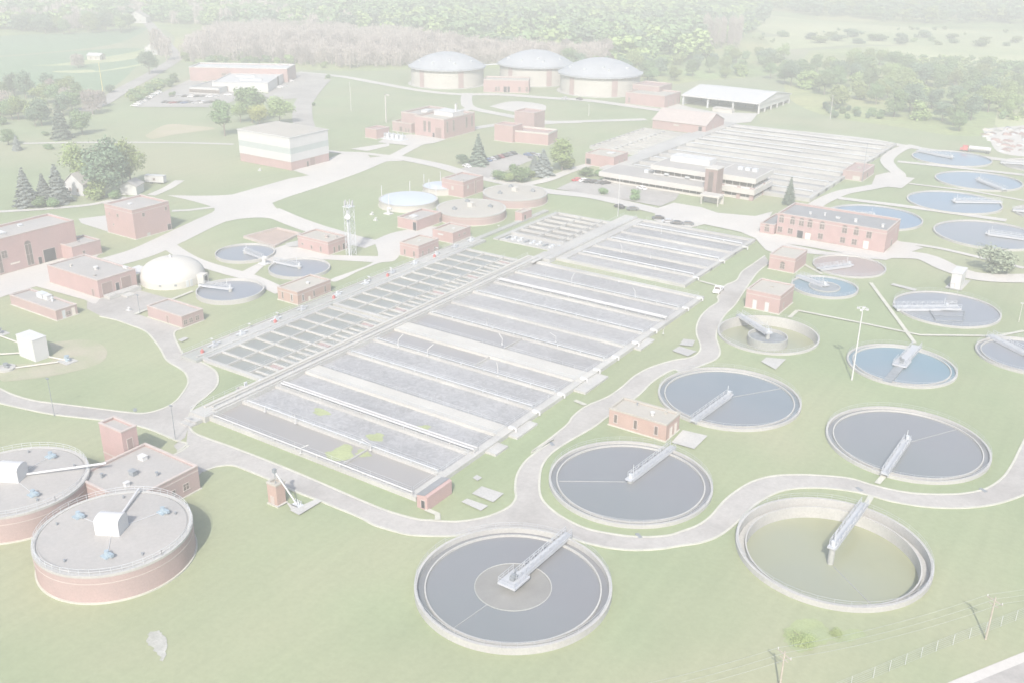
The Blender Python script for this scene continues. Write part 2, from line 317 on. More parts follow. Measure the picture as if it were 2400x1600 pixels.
poly('road', smooth(tankside[11:32])+smooth(innerk[18:26])+smooth(outerk[:20])[::-1]+line(('Y5', (1160, 350), (1060, 285))), 'asphalt', False)
poly('road', smooth(tankside[31:])+smooth(innerk[:19]), 'asphalt', False)
poly('road', smooth(innerk[24:])+smooth(outerk[18:])[::-1], 'asphalt', False)
poly('driveway', line(('Y5', (930, 300), (1000, 258), (1060, 215), (1130, 240), (1290, 315), (1160, 358), (1100, 420))), 'asphalt', False)
ribbon('road', line(('Y8', (1330, 1755), (1500, 1675), (1792, 1545), (2100, 1405))), 7.5, 'asphalt', False)
ribbon('verge_strip', line(('Y8', (1090, 1730), (1440, 1575), (1792, 1432), (2100, 1305))), 1.6, 'pave', False)

# pale upper roads and yards
P4 = 'pave'
ribbon('road', line(('Z4', (-200, 1190), (0, 1120), (250, 1045), (500, 985), (760, 925), (980, 860), (1180, 770), (1400, 665), (1650, 565), (1900, 470), (2120, 400), (2352, 320)), ('Z5', (120, 275), (260, 220), (420, 212))), 11, P4)
poly('road_junction', line(('Z4', (1150, 466), (1380, 470), (1600, 462), (1880, 430), (1868, 500), (1935, 580), (2100, 640), (1985, 660), (1850, 625), (1700, 625), (1550, 650), (1400, 700), (1280, 750), (1200, 760), (1300, 660), (1480, 570), (1375, 520))), P4)
poly('yard', line(('Z4', (1600, 462), (2000, 350), (2130, 330), (2020, 296), (2240, 226), (2352, 180)), ('Z5', (0, 170), (180, 180), (200, 210), (100, 250), (0, 330)), ('Z4', (2150, 372), (1880, 460))), P4, False)
ribbon('road', line(('Z4', (1850, 570), (2000, 635), (2150, 690)), ('Y2', (1100, 140), (1250, 185), (1400, 220))), 9, P4)
poly('yard', line(('Y2', (1400, 190), (1560, 130), (1840, 95), (1840, 180), (1620, 260), (1540, 330), (1440, 345), (1300, 400), (1200, 450), (1130, 475), (1110, 455), (1260, 400), (1380, 350), (1430, 290))), P4)
poly('yard', line(('Y2', (700, 250), (830, 205), (1100, 290), (1440, 300), (1440, 335), (1380, 340), (1080, 322), (800, 330), (650, 360), (560, 440), (480, 410), (640, 330))), P4, False)
ribbon('road', line(('Y2', (-60, 190), (60, 275), (200, 345), (400, 405), (560, 450), (770, 545))), 5, P4)
poly('yard', line(('Y1', (-100, 150), (0, 110), (370, 25), (690, 175), (760, 205), (640, 215), (590, 190), (250, 95), (60, 150), (0, 165), (-100, 220))), P4, False)
poly('yard', line(('Z4', (-100, 1050), (0, 990), (385, 890), (515, 925), (690, 870), (620, 930), (370, 975), (0, 1085), (-100, 1120))), P4, False)
poly('yard', line(('Y1', (690, 180), (760, 170), (950, 120), (1200, 188), (930, 290), (1040, 330), (1130, 370), (1250, 395), (1215, 400), (1100, 420), (850, 300), (640, 240))), 'asphalt', False)
poly('yard', line(('Z4', (540, 630), (740, 605), (765, 725), (560, 660))), P4, False)
ribbon('track', line(('Z4', (1185, 575), (1300, 570), (1480, 548))), 2.5, P4, False)
ribbon('track', line(('Z4', (-200, 590), (0, 580), (300, 562), (600, 535), (740, 508), (870, 480))), 3, P4)
ribbon('track', line(('Z4', (1040, 468), (1150, 420), (1240, 365))), 4, P4)
ribbon('track', line(('Z1', (160, 992), (550, 985), (1000, 985), (1300, 988), (1610, 998))), 3, P4)
ribbon('track', line(('Z4', (2235, 160), (2352, 172)), ('Z5', (150, 178), (300, 195), (420, 205))), 4, P4)
ribbon('road', line(('Z2', (330, 1100), (500, 1010), (640, 950), (830, 905), (1080, 862), (1300, 858), (1600, 842), (2100, 826))), 6, P4)
ribbon('road', line(('Z2', (-300, 500), (0, 530), (250, 575), (500, 620), (700, 645), (870, 655))), 7, P4)
ribbon('road', line(('Z2', (870, 645), (862, 700), (900, 748), (1150, 800), (1400, 842), (1650, 842))), 7, P4)
ribbon('road', line(('Z2', (870, 655), (1100, 655), (1450, 680), (1700, 695), (2000, 735), (2352, 785)), ('Z3', (250, 820), (330, 860))), 8, P4)
ribbon('road', line(('Z2', (890, 748), (760, 790)),), 6, P4, False)
poly('yard', line(('Z3', (-100, 700), (60, 745), (220, 775), (520, 785), (470, 845), (300, 860), (200, 800), (-100, 760))), P4, False)
ribbon('road', line(('Z5', (330, 195), (540, 235), (700, 270), (830, 310), (1000, 352), (1260, 405), (1420, 440), (1700, 470), (1900, 510), (2150, 570), (2352, 620))), 7, P4)
ribbon('road', line(('Z5', (1260, 395), (1420, 360), (1600, 290), (1740, 250), (1830, 230))), 5, P4)
poly('yard', line(('Z2', (60, 1030), (330, 990), (330, 1010), (180, 1045))), P4, False)
poly('yard', line(('Z2', (330, 940), (480, 930), (720, 965), (640, 990), (500, 1010), (250, 985))), P4, False)
poly('car_park', line(('Z5', (820, 285), (1010, 350), (1340, 215), (1200, 175))), 'asphalt', False)
poly('car_park', line(('Z5', (1480, 425), (1650, 345), (2000, 395), (2352, 430), (2300, 500), (2200, 545), (1900, 490))), 'asphalt', False)
poly('yard', line(('Z6', (-180, 560), (-60, 520), (130, 552), (240, 590), (500, 612), (620, 580), (540, 720), (540, 770), (700, 800), (1000, 860), (1390, 880), (1475, 780), (1660, 830), (1400, 915), (840, 868), (620, 862), (570, 845), (500, 765), (400, 722), (150, 668), (0, 705), (-200, 640))), P4, False)
poly('yard', line(('Z6', (518, 718), (1392, 868), (1392, 888), (1180, 878), (840, 820), (540, 778))), P4, False)
ribbon('road', line(('Z6', (1390, 875), (1650, 890), (1850, 975), (2050, 1030), (2352, 1040), (2600, 1030))), 8, P4)
ribbon('path', line(('Z6', (1470, 790), (1750, 830), (2060, 900), (2352, 970))), 2.4, P4)
ribbon('road', line(('Z3', (320, 862), (700, 903), (1250, 962), (1600, 1022), (2352, 1125), (2700, 1170))), 6, P4)
ribbon('road', line(('Z6', (1600, 125), (1500, 150), (1410, 215), (1430, 270), (1490, 330), (1420, 385), (1260, 420), (1100, 450), (960, 510), (870, 570))), 6, P4)
poly('yard', line(('Z6', (1330, 330), (1420, 310), (1520, 340), (1600, 350), (1510, 420), (1300, 400))), P4, False)
ribbon('path', line(('Z6', (1480, 235), (1800, 268), (2352, 328))), 4.2, P4, False)
ribbon('path', line(('Z6', (1075, 488), (1500, 540), (2230, 642))), 4.2, P4, False)
ribbon('path', line(('Z6', (1560, 388), (2000, 440), (2352, 505))), 2, P4, False)
ribbon('road', line(('Z1', (2120, 940), (2085, 820), (2095, 710), (2170, 610), (2230, 550))), 11, 'asphalt')
poly('car_park', line(('Z1', (920, 742), (1120, 640), (1330, 540), (1600, 640), (1850, 650), (1860, 560), (2010, 500), (2250, 520), (2200, 600), (2080, 680), (1900, 690), (1650, 690), (1480, 742))), 'asphalt', False)
ribbon('road', line(('Z1', (560, 770), (700, 715), (850, 620), (1000, 540), (1120, 470), (1215, 405), (1190, 360), (1010, 150), (960, 100))), 10, 'asphalt')
for a in ([('Y4', (1295, 190), (1600, 605))], [('Y4', (790, 380), (1240, 468), (1640, 550), (2180, 555), (2352, 520))], [('Y4', (790, 380), (735, 430))], [('Y4', (830, 60), (960, 130))], [('Y3', (1020, 880), (1095, 912))], [('Y3', (1880, 60), (2000, 92))],
          [('Y8', (1020, 525), (1060, 480))], [('Y8', (960, 640), (990, 590))], [('Y1', (930, 290), (1330, 130))], [('Y7', (520, 510), (590, 540), (590, 575))]):
    ribbon('path', line(*a), 1.1, 'kerb', False)
for a in (('Y8', (0, 245), (130, 275), (60, 345), (-60, 310)), ('Y4', (1430, 205), (1450, 195), (1615, 235), (1600, 250)), ('Y4', (540, 732), (575, 703), (712, 716), (640, 787)), ('Y4', (1805, 225), (1860, 170), (1985, 175), (1920, 245)),
          ('Y3', (1770, 460), (1850, 470), (1830, 510), (1740, 500)), ('Y3', (1690, 540), (1740, 510), (1860, 545), (1800, 578)), ('Y7', (735, 465), (770, 445), (900, 490), (855, 520)), ('Y7', (800, 415), (860, 370), (995, 415), (930, 468)), ('Y7', (805, 318), (830, 300), (862, 318), (835, 337)),
          ('Y2', (50, 878), (100, 860), (125, 868), (75, 893)), ('Y2', (790, 215), (900, 190), (900, 230), (820, 240))):
    poly('slab', line(a), 'conc', False)

for z, x, y, l in (('Y7', 1822, 667, 'dark storm drain at the kerb between the two nearest round tanks'), ('Y8', 927, 552, 'dark storm drain on the bend above the drained tank'), ('Y8', 1577, 557, 'dark storm drain at the kerb near the right edge'), ('Y7', 1290, 105, 'dark road drain in the road beside the aeration tank'), ('Y1', 930, 942, 'small dark drain by the kerb of the left lawn')):
    p = G(z, x, y); o = MB().box(-.75, .75, -.35, .35, 0, .17).build('storm_drain', 'machine'); o.location = p; o.rotation_euler.z = AX; tag(o, l, 'drain')
# ------------------------------------------------------------------ circular tanks
def tank(k, name, label, wat, wz=.5, rim=1.1, wall=.45, ang=None, deep=False, launder=1.0, bridge=True, blen=None, bw=1.35, hub='plat', scum=False, railr=True, base=0, rail='steel', troughs=None, group='round settling tanks', drum=0, dh=2.2):
    cx, cy, r = CL[k]
    t = thing(name, label, 'settling tank', (cx, cy, 0), 0, group)
    zb = -4 if deep else 0
    MB().ring(cx, cy, r-wall, r, zb, rim, 96).build('tank_wall', 'conc', t, smooth=True)
    ri = r-wall
    if launder:
        MB().ring(cx, cy, ri-launder-.25, ri-launder, zb, max(wz+.35, rim-.5) if not deep else rim-.95, 96).build('weir_ring', 'conc', t, smooth=True)
        MB().ring(cx, cy, ri-launder, ri, zb, max(.05, wz-.05) if not deep else rim-1.9, 96).build('effluent_channel', wat if not deep else 'conc', t, smooth=True)
        rw = ri-launder-.25
    else: rw = ri
    MB().lathe(cx, cy, [(rw-.001, wz)], 96).build('water', wat, t)
    if scum:
        MB().lathe(cx, cy, [(6.2, wz-.3), (6.2, wz+.02)], 48).build('inlet_well', 'silt', t)
        MB().ring(cx, cy, 6.2, 6.35, wz-.3, wz+.1, 48).build('well_baffle', 'concd', t)
    if drum: MB().ring(cx, cy, drum-.3, drum, zb, wz+dh, 40).build('inlet_drum', 'concd', t, smooth=True); MB().lathe(cx, cy, [(drum-.31, wz+dh*.6)], 40).build('drum_water', 'machine', t)
    if railr:
        m = MB().rail([(p[0], p[1], rim) for p in circ(cx, cy, r-.15, 40)], 1.0, 2.6, .022, True); m.build('guard_rail', rail, t)
    if bridge:
        d = Vector((math.cos(ang), math.sin(ang), 0)); n = Vector((-d.y, d.x, 0)); c = Vector((cx, cy, 0)); zb2 = rim+.35; L0 = r+.7 if blen is None else blen[1]; L1 = 0 if blen is None else blen[0]
        z = Vector((0, 0, zb2))
        MB().bar(c+d*L1+z, c+d*L0+z, bw, .28).build('bridge_deck', 'steel', t)
        rm = MB()
        for s in (-1, 1):
            rm.rail([c+d*L1+n*(s*bw*.47)+z, c+d*L0+n*(s*bw*.47)+z], 1.1, 1.4, .05)
            k2 = int((L0-L1)/2.8)
            for i in range(k2):
                a = c+d*(L1+2.8*i)+n*(s*bw*.47)+z; rm.tube(a+Vector((0, 0, -.2)), a+d*1.4+Vector((0, 0, 1.1)), .045, 4); rm.tube(a+d*1.4+Vector((0, 0, 1.1)), a+d*2.8+Vector((0, 0, -.2)), .045, 4)
            rm.bar(c+d*L1+n*(s*bw*.5)+z, c+d*L0+n*(s*bw*.5)+z, .09, .65)
        rm.build('bridge_rail', 'steel', t)
        MB().lathe(cx, cy, [(.55, zb), (.55, zb2-.25)], 16).build('centre_column', 'concd', t)
        if hub == 'plat':
            h = MB().bar(c-d*2.0+z+Vector((0, 0, .06)), c+d*2.4+z+Vector((0, 0, .06)), 3.4, .35); h.build('centre_platform', 'steel', t)
            m = MB().bar(c-d*.5+z+Vector((0, 0, .8)), c+d*.8+z+Vector((0, 0, .8)), .8, .7); m.tube(c+z, c+z+Vector((0, 0, 1.1)), .32, 8); m.tube(c+d*1.4+n*.7+z, c+d*1.4+n*.7+z+Vector((0, 0, .9)), .2, 8); m.build('drive_unit', 'machine', t)
            MB().rail([c+d*2.3+n*1.6+z, c-d*1.95+n*1.6+z, c-d*1.95-n*1.6+z, c+d*2.3-n*1.6+z], 1.1, 1.4, .04).build('platform_rail', 'steel', t)
        else:
            h = MB().bar(c-d*.9+z+Vector((0, 0, .06)), c+d*1.2+z+Vector((0, 0, .06)), bw*1.05, .3); h.build('centre_platform', 'steel', t)
            MB().tube(c+z, c+z+Vector((0, 0, .9)), .4, 8).tube(c+d*.9+z, c+d*.9+z+Vector((0, 0, 2.6)), .07, 6).build('drive_unit', 'galv', t)
        if troughs:
            a2 = ang+troughs; e = Vector((math.cos(a2), math.sin(a2), 0)); w = Vector((0, 0, wz+.12))
            MB().bar(c+e*(6.3 if scum else 1)+w, c+e*(rw-.3)+w, .09, .2).build('skimmer_arm', 'skim', t)
    return t
def ang_to(k, z, x, y):
    p = G(z, x, y, 1.5); return math.atan2(p.y-CL[k][1], p.x-CL[k][0])
tank('A', 'settling_tank', 'large dark round settling tank at the bottom edge with brown inlet circle in the middle', 'wgrey', .35, 1.25, .5, ang_to('A', 'Y7', 1372, 668), launder=1.15, scum=True, troughs=ang_to('A', 'Y7', 640, 1228)-ang_to('A', 'Y7', 1372, 668))
tank('B', 'settling_tank', 'drained round tank with olive water low between high concrete walls', 'wolive', -2.3, 1.0, .5, ang_to('B', 'Y8', 940, 640), deep=True, launder=1.2, hub='small', troughs=ang_to('B', 'Y8', 1090, 1135)-ang_to('B', 'Y8', 940, 640))
tank('C', 'settling_tank', 'dark round settling tank beside the curve of the road, bridge from its upper right rim', 'wgrey', .25, .75, .45, ang_to('C', 'Y7', 2000, 130), hub='small', troughs=R(128))
tank('D', 'settling_tank', 'dark round settling tank above the S-bend road, bridge from its lower rim', 'wgrey', .25, .75, .45, ang_to('D', 'Y8', 1040, 490), hub='small', troughs=R(150))
tank('E', 'settling_tank', 'dark blue round tank right behind the orange brick pump house', 'wslate', .2, .7, .45, ang_to('E', 'Y4', 85, 1110), hub='small', troughs=R(150))
tF = tank('F', 'settling_tank', 'blue round tank with white covered bridge and a dark trough across it', 'wteal', .2, .6, .5, ang_to('F', 'Y4', 1600, 620), bw=2.3, railr=True, launder=.9)
p = G('Y4', 1395, 875, .6); e = Vector((p.x-CL['F'][0], p.y-CL['F'][1], 0)).normalized(); c = Vector((CL['F'][0], CL['F'][1], .62))
MB().bar(c+e*1.2, c+e*(CL['F'][2]-.2), 2.0, .5).build('sludge_trough', 'machine', tF)
tank('G', 'settling_tank', 'emptied round tank showing a bare grey drum and yellow-green floor', 'wolive', -2.2, .6, .45, ang_to('G', 'Y4', 430, 410), deep=True, launder=0, hub='small', drum=5.2, bw=1.8)
tH = tank('H', 'settling_tank', 'lavender grey round tank with flat bridge from its left rim', 'wlav', .2, .6, .45, ang_to('H', 'Y4', 1465, 340), launder=0, hub='small', bw=3.2, blen=(-3.5, 15))
fr = [G('Y4', x, y, .5) for x, y in ((1700, 372), (1945, 380), (1932, 448), (1748, 446))]
MB().path([tuple(q) for q in fr+fr[:1]], .12, 6).tube(tuple((fr[0]+fr[3])/2), tuple((fr[1]+fr[2])/2), .1, 6).build('scraper_frame', 'machine', tH)
tank('I', 'settling_tank', 'small bright blue tank behind a brick hut, inner grey ring and short bridge', 'wteal', .3, .8, .45, ang_to('I', 'Y4', 830, 135), launder=0, hub='small', drum=4.6, bw=2, dh=.35)
tank('J', 'settling_tank', 'brownish round tank in front of the arched brick building', 'wbrown', .15, .6, .45, ang_to('J', 'Z6', 915, 960), launder=0, hub='small', bw=2.2)
tank('L', 'settling_tank', 'grey round tank cut by the right edge, bridge running off to the right', 'wlav', .2, .6, .45, ang_to('L', 'Y4', 2165, 550), launder=.8, hub='small', bw=2)
for k, lab, w, a, bl in (('K1', 'farthest blue tank, below the red tanker truck', 'wblue', ('Z3', 1700, 1045), None), ('K2', 'blue tank with bridge from its lower right rim, second row from the truck', 'wblue', ('Z6', 2235, 425), None),
                         ('K3', 'blue tank with pale level bridge between two white paths', 'wblue', ('Z6', 2180, 500), None), ('K4', 'blue tank half hidden behind the arched brick building', 'wblue', ('Z6', 1030, 580), None),
                         ('K5', 'pale lavender tank behind the lone round tree at the right', 'wlav', ('Z6', 2500, 770), None)):
    tank(k, 'settling_tank', lab, w, .3, .8, .5, ang_to(k, *a), launder=0, hub='small', bw=2.4, railr=False)
for k, lab in (('K6', 'small pale round tank at the right edge below the red truck'), ('K7', 'small pale round tank at the right edge beside the third blue tank')):
    tank(k, 'settling_tank', lab, 'silt', .2, .8, .5, R(200), launder=0, bridge=True, hub='small', railr=False)
tank('N1', 'settling_tank', 'small blue grey tank at the upper left of the pair beside the brick terrace', 'wlav', .4, 1.0, .35, ang_to('N1', 'Z4', 1850, 905), launder=0, hub='small', bw=.6, railr=False)
tank('N2', 'settling_tank', 'small blue grey tank right of its twin, above the long brick pump house', 'wlav', .4, 1.0, .35, ang_to('N2', 'Z4', 1880, 910), launder=0, hub='small', bw=.6, railr=False)
tank('N3', 'settling_tank', 'small grey tank in front of the white dome', 'wlav', .6, 1.4, .35, ang_to('N3', 'Z4', 1440, 1090), launder=0, hub='small', bw=.8, railr=False)

# ------------------------------------------------------------------ rectangular basins
def rect(mb, x0, x1, y0, y1, z): mb.quad((x0, y0, z), (x1, y0, z), (x1, y1, z), (x0, y1, z)); return mb
def pipe(t, y, z, x0, x1, r, mat='pipew', n=1, gap=.9):
    m = MB()
    for i in range(n): m.tube((x0, y+gap*i, z), (x1, y+gap*i, z), r, 8)
    k = int((x1-x0)/6)
    for i in range(k+1): x = x0+(x1-x0)*i/k; m.box(x-.07, x+.07, y-.2, y+gap*(n-1)+.2, z-.75, z)
    m.build('air_pipe', mat, t, smooth=True)
# aeration tank in front
ta = thing('aeration_tank', 'big foaming aeration tank of long parallel channels beside the near road', 'aeration tank', (0, 0, 0))
DZ = .95
walls = [(0, 1.3), (9.3, 10.4), (19.2, 20.6), (28.9, 33.4), (43.4, 44.6), (53.2, 54.3), (61.6, 67.4), (76.2, 77.3), (86.6, 87.6), (97, 98.2), (107.6, 110.4), (119, 120), (130.6, 132.2)]
wm = ['wstill', 'foam', 'foam', 'foam', 'foam', 'wstill', 'wstill', 'foam2', 'foam2', 'foam', 'foam2', 'foam2']
for i, (a, b) in enumerate(walls):
    MB().box(.3, 57.4, a, b, 0, DZ+(.02 if i in (3, 6) else 0)).build('channel_wall' if i not in (3, 6) else 'wide_deck', 'deck' if i in (3, 6) else 'conc', ta)
for i in range(len(walls)-1):
    rect(MB(), .3, 55.6, walls[i][1], walls[i+1][0], .35).build('channel_water', wm[i], ta)
for i in (0, 6, 5): 
    x = 37.5 if i == 0 else 31
    rect(MB(), x, 55.6, walls[i][1], walls[i+1][0], .37).build('channel_water', 'foam2' if i else 'wstill', ta)
    MB().box(x-.15, x+.15, walls[i][1], walls[i+1][0], 0, DZ-.1).build('cross_wall', 'conc', ta)
MB().box(55.6, 57.41, 1.3, 131, 0, DZ-.05).build('end_walkway', 'conc', ta)
for a in ((57.4, 59.6, 31, 39, 0, .5), (57.4, 60.5, 58, 69, 0, .55), (57.4, 60, 22.5, 27, 0, .5), (57.4, 59.4, 88, 96, 0, .45)): MB().box(*a).build('apron_slab', 'conc', ta)
def scum(x, y, rx, ry, z=.40):
    m = MB(); n = 26; ph = rnd.random()*6
    pts = [(x+rx*math.cos(2*math.pi*i/n)*(1+.3*math.sin(3*2*math.pi*i/n+ph)+.12*math.sin(7*2*math.pi*i/n)), y+ry*math.sin(2*math.pi*i/n)*(1+.2*math.cos(2*2*math.pi*i/n+ph))) for i in range(n)]
    m.quad(*[(p[0], p[1], z) for p in pts]); m.build('scum_patch', 'scum', ta)
scum(33.6, 5.2, 2.7, 3.2); scum(37.4, 7.6, 1.7, 1.5, .41); scum(40.6, 22.9, 1.7, 1.7); scum(17.5, 16.2, 2.1, 1.6); scum(35, 14.5, 2.0, 1.5)
for y, n, r in ((.25, 1, .19), (20.0, 2, .24), (108.4, 2, .26)): pipe(ta, y, DZ+.75, 1.5, 56.5, r, n=n)
for y in (9.85, 44, 53.7, 76.7, 97.6, 119.5): pipe(ta, y, DZ+.4, 1.5, 55, .11, 'galv')
rm = MB()
for y in (1.2, 9.4, 10.3, 19.3, 29, 33.3, 43.5, 44.5, 53.3, 54.2, 61.7, 67.3, 76.3, 77.2, 86.7, 97.1, 107.7, 119.1, 131.9): rm.rail([(1, y, DZ), (55.5, y, DZ)], 1.05, 3.4, .022)
rm.rail([(55.7, 1.5, DZ), (55.7, 132, DZ)], 1.05, 3.4, .022); rm.build('guard_rail', 'galv', ta)
# covered gallery between the two sides
tg = thing('channel_gallery', 'long straight raised concrete gallery walkway between grid basins and foaming channels', 'walkway', (0, 0, 0))
MB().box(-4.6, .3, -1.2, 134, 0, 1.35).box(-1.6, 3.6, 134, 195, 0, 1.35).box(-2.2, 1.2, 128, 140, 1.35, 1.45).build('gallery_deck', 'conc', tg)
MB().box(-3.9, -.4, -3.2, -1.2, 0, .8).box(-3.9, -.4, -4.6, -3.2, 0, .4).build('steps', 'conc', tg)
pm = MB()
for x in (-3.4, -.6): MB().box(x-.35, x+.35, 2, 133, 1.35, 1.75).build('kerb_beam', 'deck', tg)
pm = MB(); pm.tube((-2, 3, 1.75), (-2, 132, 1.75), .13, 8)
for i in range(22): pm.box(-2.2, -1.8, 3+6*i, 3.3+6*i, 1.35, 1.85)
pm.build('service_pipe', 'conc', tg, smooth=True)
rm = MB().rail([(-4.5, -1, 1.35), (-4.5, 133.5, 1.35)], 1.05, 3.2, .03).rail([(.2, -1, 1.35), (.2, 133.5, 1.35)], 1.05, 3.2, .03).rail([(-1.5, 141, 1.35), (-1.5, 194, 1.35)], 1.05, 3.2, .03).rail([(3.5, 134, 1.35), (3.5, 194, 1.35)], 1.05, 3.2, .03)
rm.build('guard_rail', 'galv', tg)
# settling grid left of the gallery
def grid_basin(name, label, x0, xs, x1, ys, y0, y1, narrow=True, z=.8, wmat='wsettle', wz=-.0, rail=True):
    t = thing(name, label, 'settling basin', (0, 0, 0))
    for i in range(len(xs)-1):
        for j in range(len(ys)-1):
            rect(MB(), xs[i], xs[i+1], ys[j], ys[j+1], .36).build('basin_water', wmat, t)
    m = MB()
    for x in xs[1:-1]: m.box(x-.22, x+.22, y0+.5, y1-.5, .05, z)
    m.box(x0-.4, x0+.4, y0, y1, 0, z); m.box(x1-.4, x1+.4, y0, y1, 0, z)
    for y in ys:
        w = .6 if y in (ys[0], ys[-1]) else .24
        m.box(x0+.4, x1-.4, y-w, y+w, 0, z-.004)
    m.build('basin_wall', 'conc', t)
    if narrow:
        for j in range(len(ys)-1):
            a, b = ys[j], ys[j+1]
            MB().box(xs[-2]+.3, x1-.6, (a+b)/2-.5, (a+b)/2+.1, .37, z-.2).build('effluent_trough', 'deck', t)
            if j % 3 == 1: MB().box(xs[-2]+1, x1-1.2, a+.7, a+1.9, .37, .62).build('cover_plate', 'brickp', t)
    if rail:
        rm = MB()
        for x in (xs[0], xs[-2]): rm.rail([(x, y0, z), (x, y1, z)], 1.05, 3, .022)
        rm.build('guard_rail', 'galv', t)
    return t
ys1 = [20.6+5.48*i for i in range(9)]; ys2 = [66.9+5.68*i for i in range(12)]
grid_basin('settling_basin', 'lower grid of square settling basins next to the near road bend', -25.7, [-25.7, -18.3, -10.6, -4.9], -4.9, ys1, 20.4, 64.9)
grid_basin('settling_basin', 'upper grid of square settling basins behind the long brick pump house', -25.7, [-25.7, -18.3, -10.6, -4.9], -4.9, ys2, 66.5, 129.6)
ys3 = [153.2, 158.6, 163.6, 168.7, 173.8, 179, 184]
t3 = grid_basin('settling_basin', 'small grid of white walled basins in front of the tan round tanks', -23.5, [-23.5, -13.6, -4.7, .2], .2, ys3, 153, 184.6, False, 1.15, 'silt')
m = MB()
for i in range(9): m = MB(); m.box(-22.5+2.5*i, -21.6+2.5*i, 147, 148.2, .35, .8).box(-22+2.5*i, -21.3+2.5*i, 148.2, 149.2, .35, 1.0+.2*(i % 3)); m.build('pump_unit', 'galv' if i % 3 else 'machine', t3)
MB().box(-23.5, .2, 145.2, 153.0, 0, .35).build('pump_slab', 'conc', t3)
# machinery strip on the far left of the grid
ts = thing('inlet_channel', 'grey concrete channel strip with machinery along the left of the grid basins', 'channel', (0, 0, 0))
for a in ((-31.8, -26.1, 18.5, 141, 0, .75), (-31, -29, 141, 186, 0, .6), (-26, -24, 145, 186, 0, .5)): MB().box(*a).build('channel_deck', 'concd', ts)
for a in ((-31.9, -31.4, 18.5, 141, .75, 1.05), (-28, -27.4, 20, 140, .75, 1.0)): MB().box(*a).build('channel_kerb', 'conc', ts)
MB().rail([(-31.6, 19, 1.05), (-31.6, 140.5, 1.05)], 1.05, 3, .025).build('guard_rail', 'galv', ts)
for i, y in enumerate((27, 36, 48, 58, 72, 84, 96, 107, 118, 128, 137)):
    m = MB(); m.box(-30.3, -28.9, y-.9, y+.9, .75, 1.2).tube((-29.6, y-1.9, 1.3), (-29.6, y+2.0, 1.3), .2, 8).box(-29.8, -29.3, y-.3, y+.3, 1.2, 2.0)
    m.build('flight_drive', 'galv' if i % 3 else 'steel', ts)
for i, y in enumerate((22.5, 47, 69.5, 93, 116)):
    o = MB().box(-.35, .35, -.3, .3, 0, .75).tube((0, 0, .75), (0, 0, 1.1), .18, 8).build('fire_hydrant', 'redm')
    o.location = (-28.6, y, .75); tag(o, ['small red hydrant box at the near end of the grey channel strip', 'small red hydrant box second from the near end of the channel strip', 'small red hydrant box beside the long brick pump house', 'small red hydrant box past the pump house toward the far end', 'small red hydrant box at the far end of the channel strip'][i], 'hydrant', 'red boxes along the channel strip')
# second aeration block
tb = thing('aeration_tank', 'second aeration tank with pale channels below the office building', 'aeration tank', (0, 0, 0))
wl2 = [(138, 139.3), (147.2, 148.2), (157, 158), (166.6, 167.6), (176.6, 177.6), (186, 187), (194, 195.2)]
for i, (a, b) in enumerate(wl2): MB().box(6.5, 48.6, a, b, 0, DZ).build('channel_wall', 'conc', tb)
for i in range(6):
    rect(MB(), 6.5, 47.2, wl2[i][1], wl2[i+1][0], .3).build('channel_water', ['foam2', 'foamd', 'foam2', 'foam', 'foamd', 'foam2'][i], tb)
MB().box(47.2, 48.6, 139.3, 194, 0, DZ-.05).build('end_walkway', 'conc', tb); MB().box(3.6, 6.5, 138, 195.2, 0, DZ-.1).build('end_walkway', 'conc', tb)
for y in (147.7, 167, 186.5): pipe(tb, y, DZ+.5, 8, 47, .16, 'galv')
rm = MB()
for a, b in wl2: rm.rail([(7, b, DZ), (47, b, DZ)], 1.05, 3.2, .022)
rm.build('guard_rail', 'galv', tb)
# far aeration block and its left grid
tf = thing('aeration_tank', 'farthest aeration tank of long parallel channels behind the office building', 'aeration tank', (0, 0, 0))
wl3 = [258+9.95*i for i in range(14)]
for i, y in enumerate(wl3):
    MB().box(-38, 46.5, y, y+1.9, 0, 1.5).build('channel_wall', 'conc', tf)
    if i < 13: MB().box(-37, 44.5, y+1.9, y+2.7, .1, .75).build('wall_shade_strip', 'machine', tf)  # dark strip added beside each wall to stand in for its shade line
    if i < 13: rect(MB(), -38, 45, y+1.9, wl3[i+1], .1).build('channel_water', ['foamd', 'foam2', 'foamd'][i % 3], tf)
MB().box(45, 46.5, 259.9, 387.3, 0, 1.4).build('end_walkway', 'conc', tf); MB().box(-46, -38, 255, 392, 0, 1.6).build('gallery_deck', 'conc', tf)
for i in (8, 10, 12): pipe(tf, wl3[i]+.9, 2.3, -36, 44-(i % 3)*14, .35, 'pipew')
for i in (1, 3, 5, 7, 9, 11): pipe(tf, wl3[i]+.9, 1.9, -36, 44, .2, 'galv')
tq = thing('settling_basin', 'small far basin of narrow channels below the gabled brick building', 'settling basin', (0, 0, 0))
for i in range(12):
    y = 293+5.1*i
    MB().box(-72, -48, y, y+.8, 0, 1.6).build('basin_wall', 'conc', tq)
    if i < 11: rect(MB(), -72, -48, y+.8, y+5.1, .2).build('basin_water', 'silt', tq)
MB().box(-72.6, -72, 293, 350, 0, 1.6).box(-48, -46, 293, 352, 0, 1.62).box(-60.4, -59.6, 293.8, 349.9, 0, 1.55).build('basin_edge', 'conc', tq)

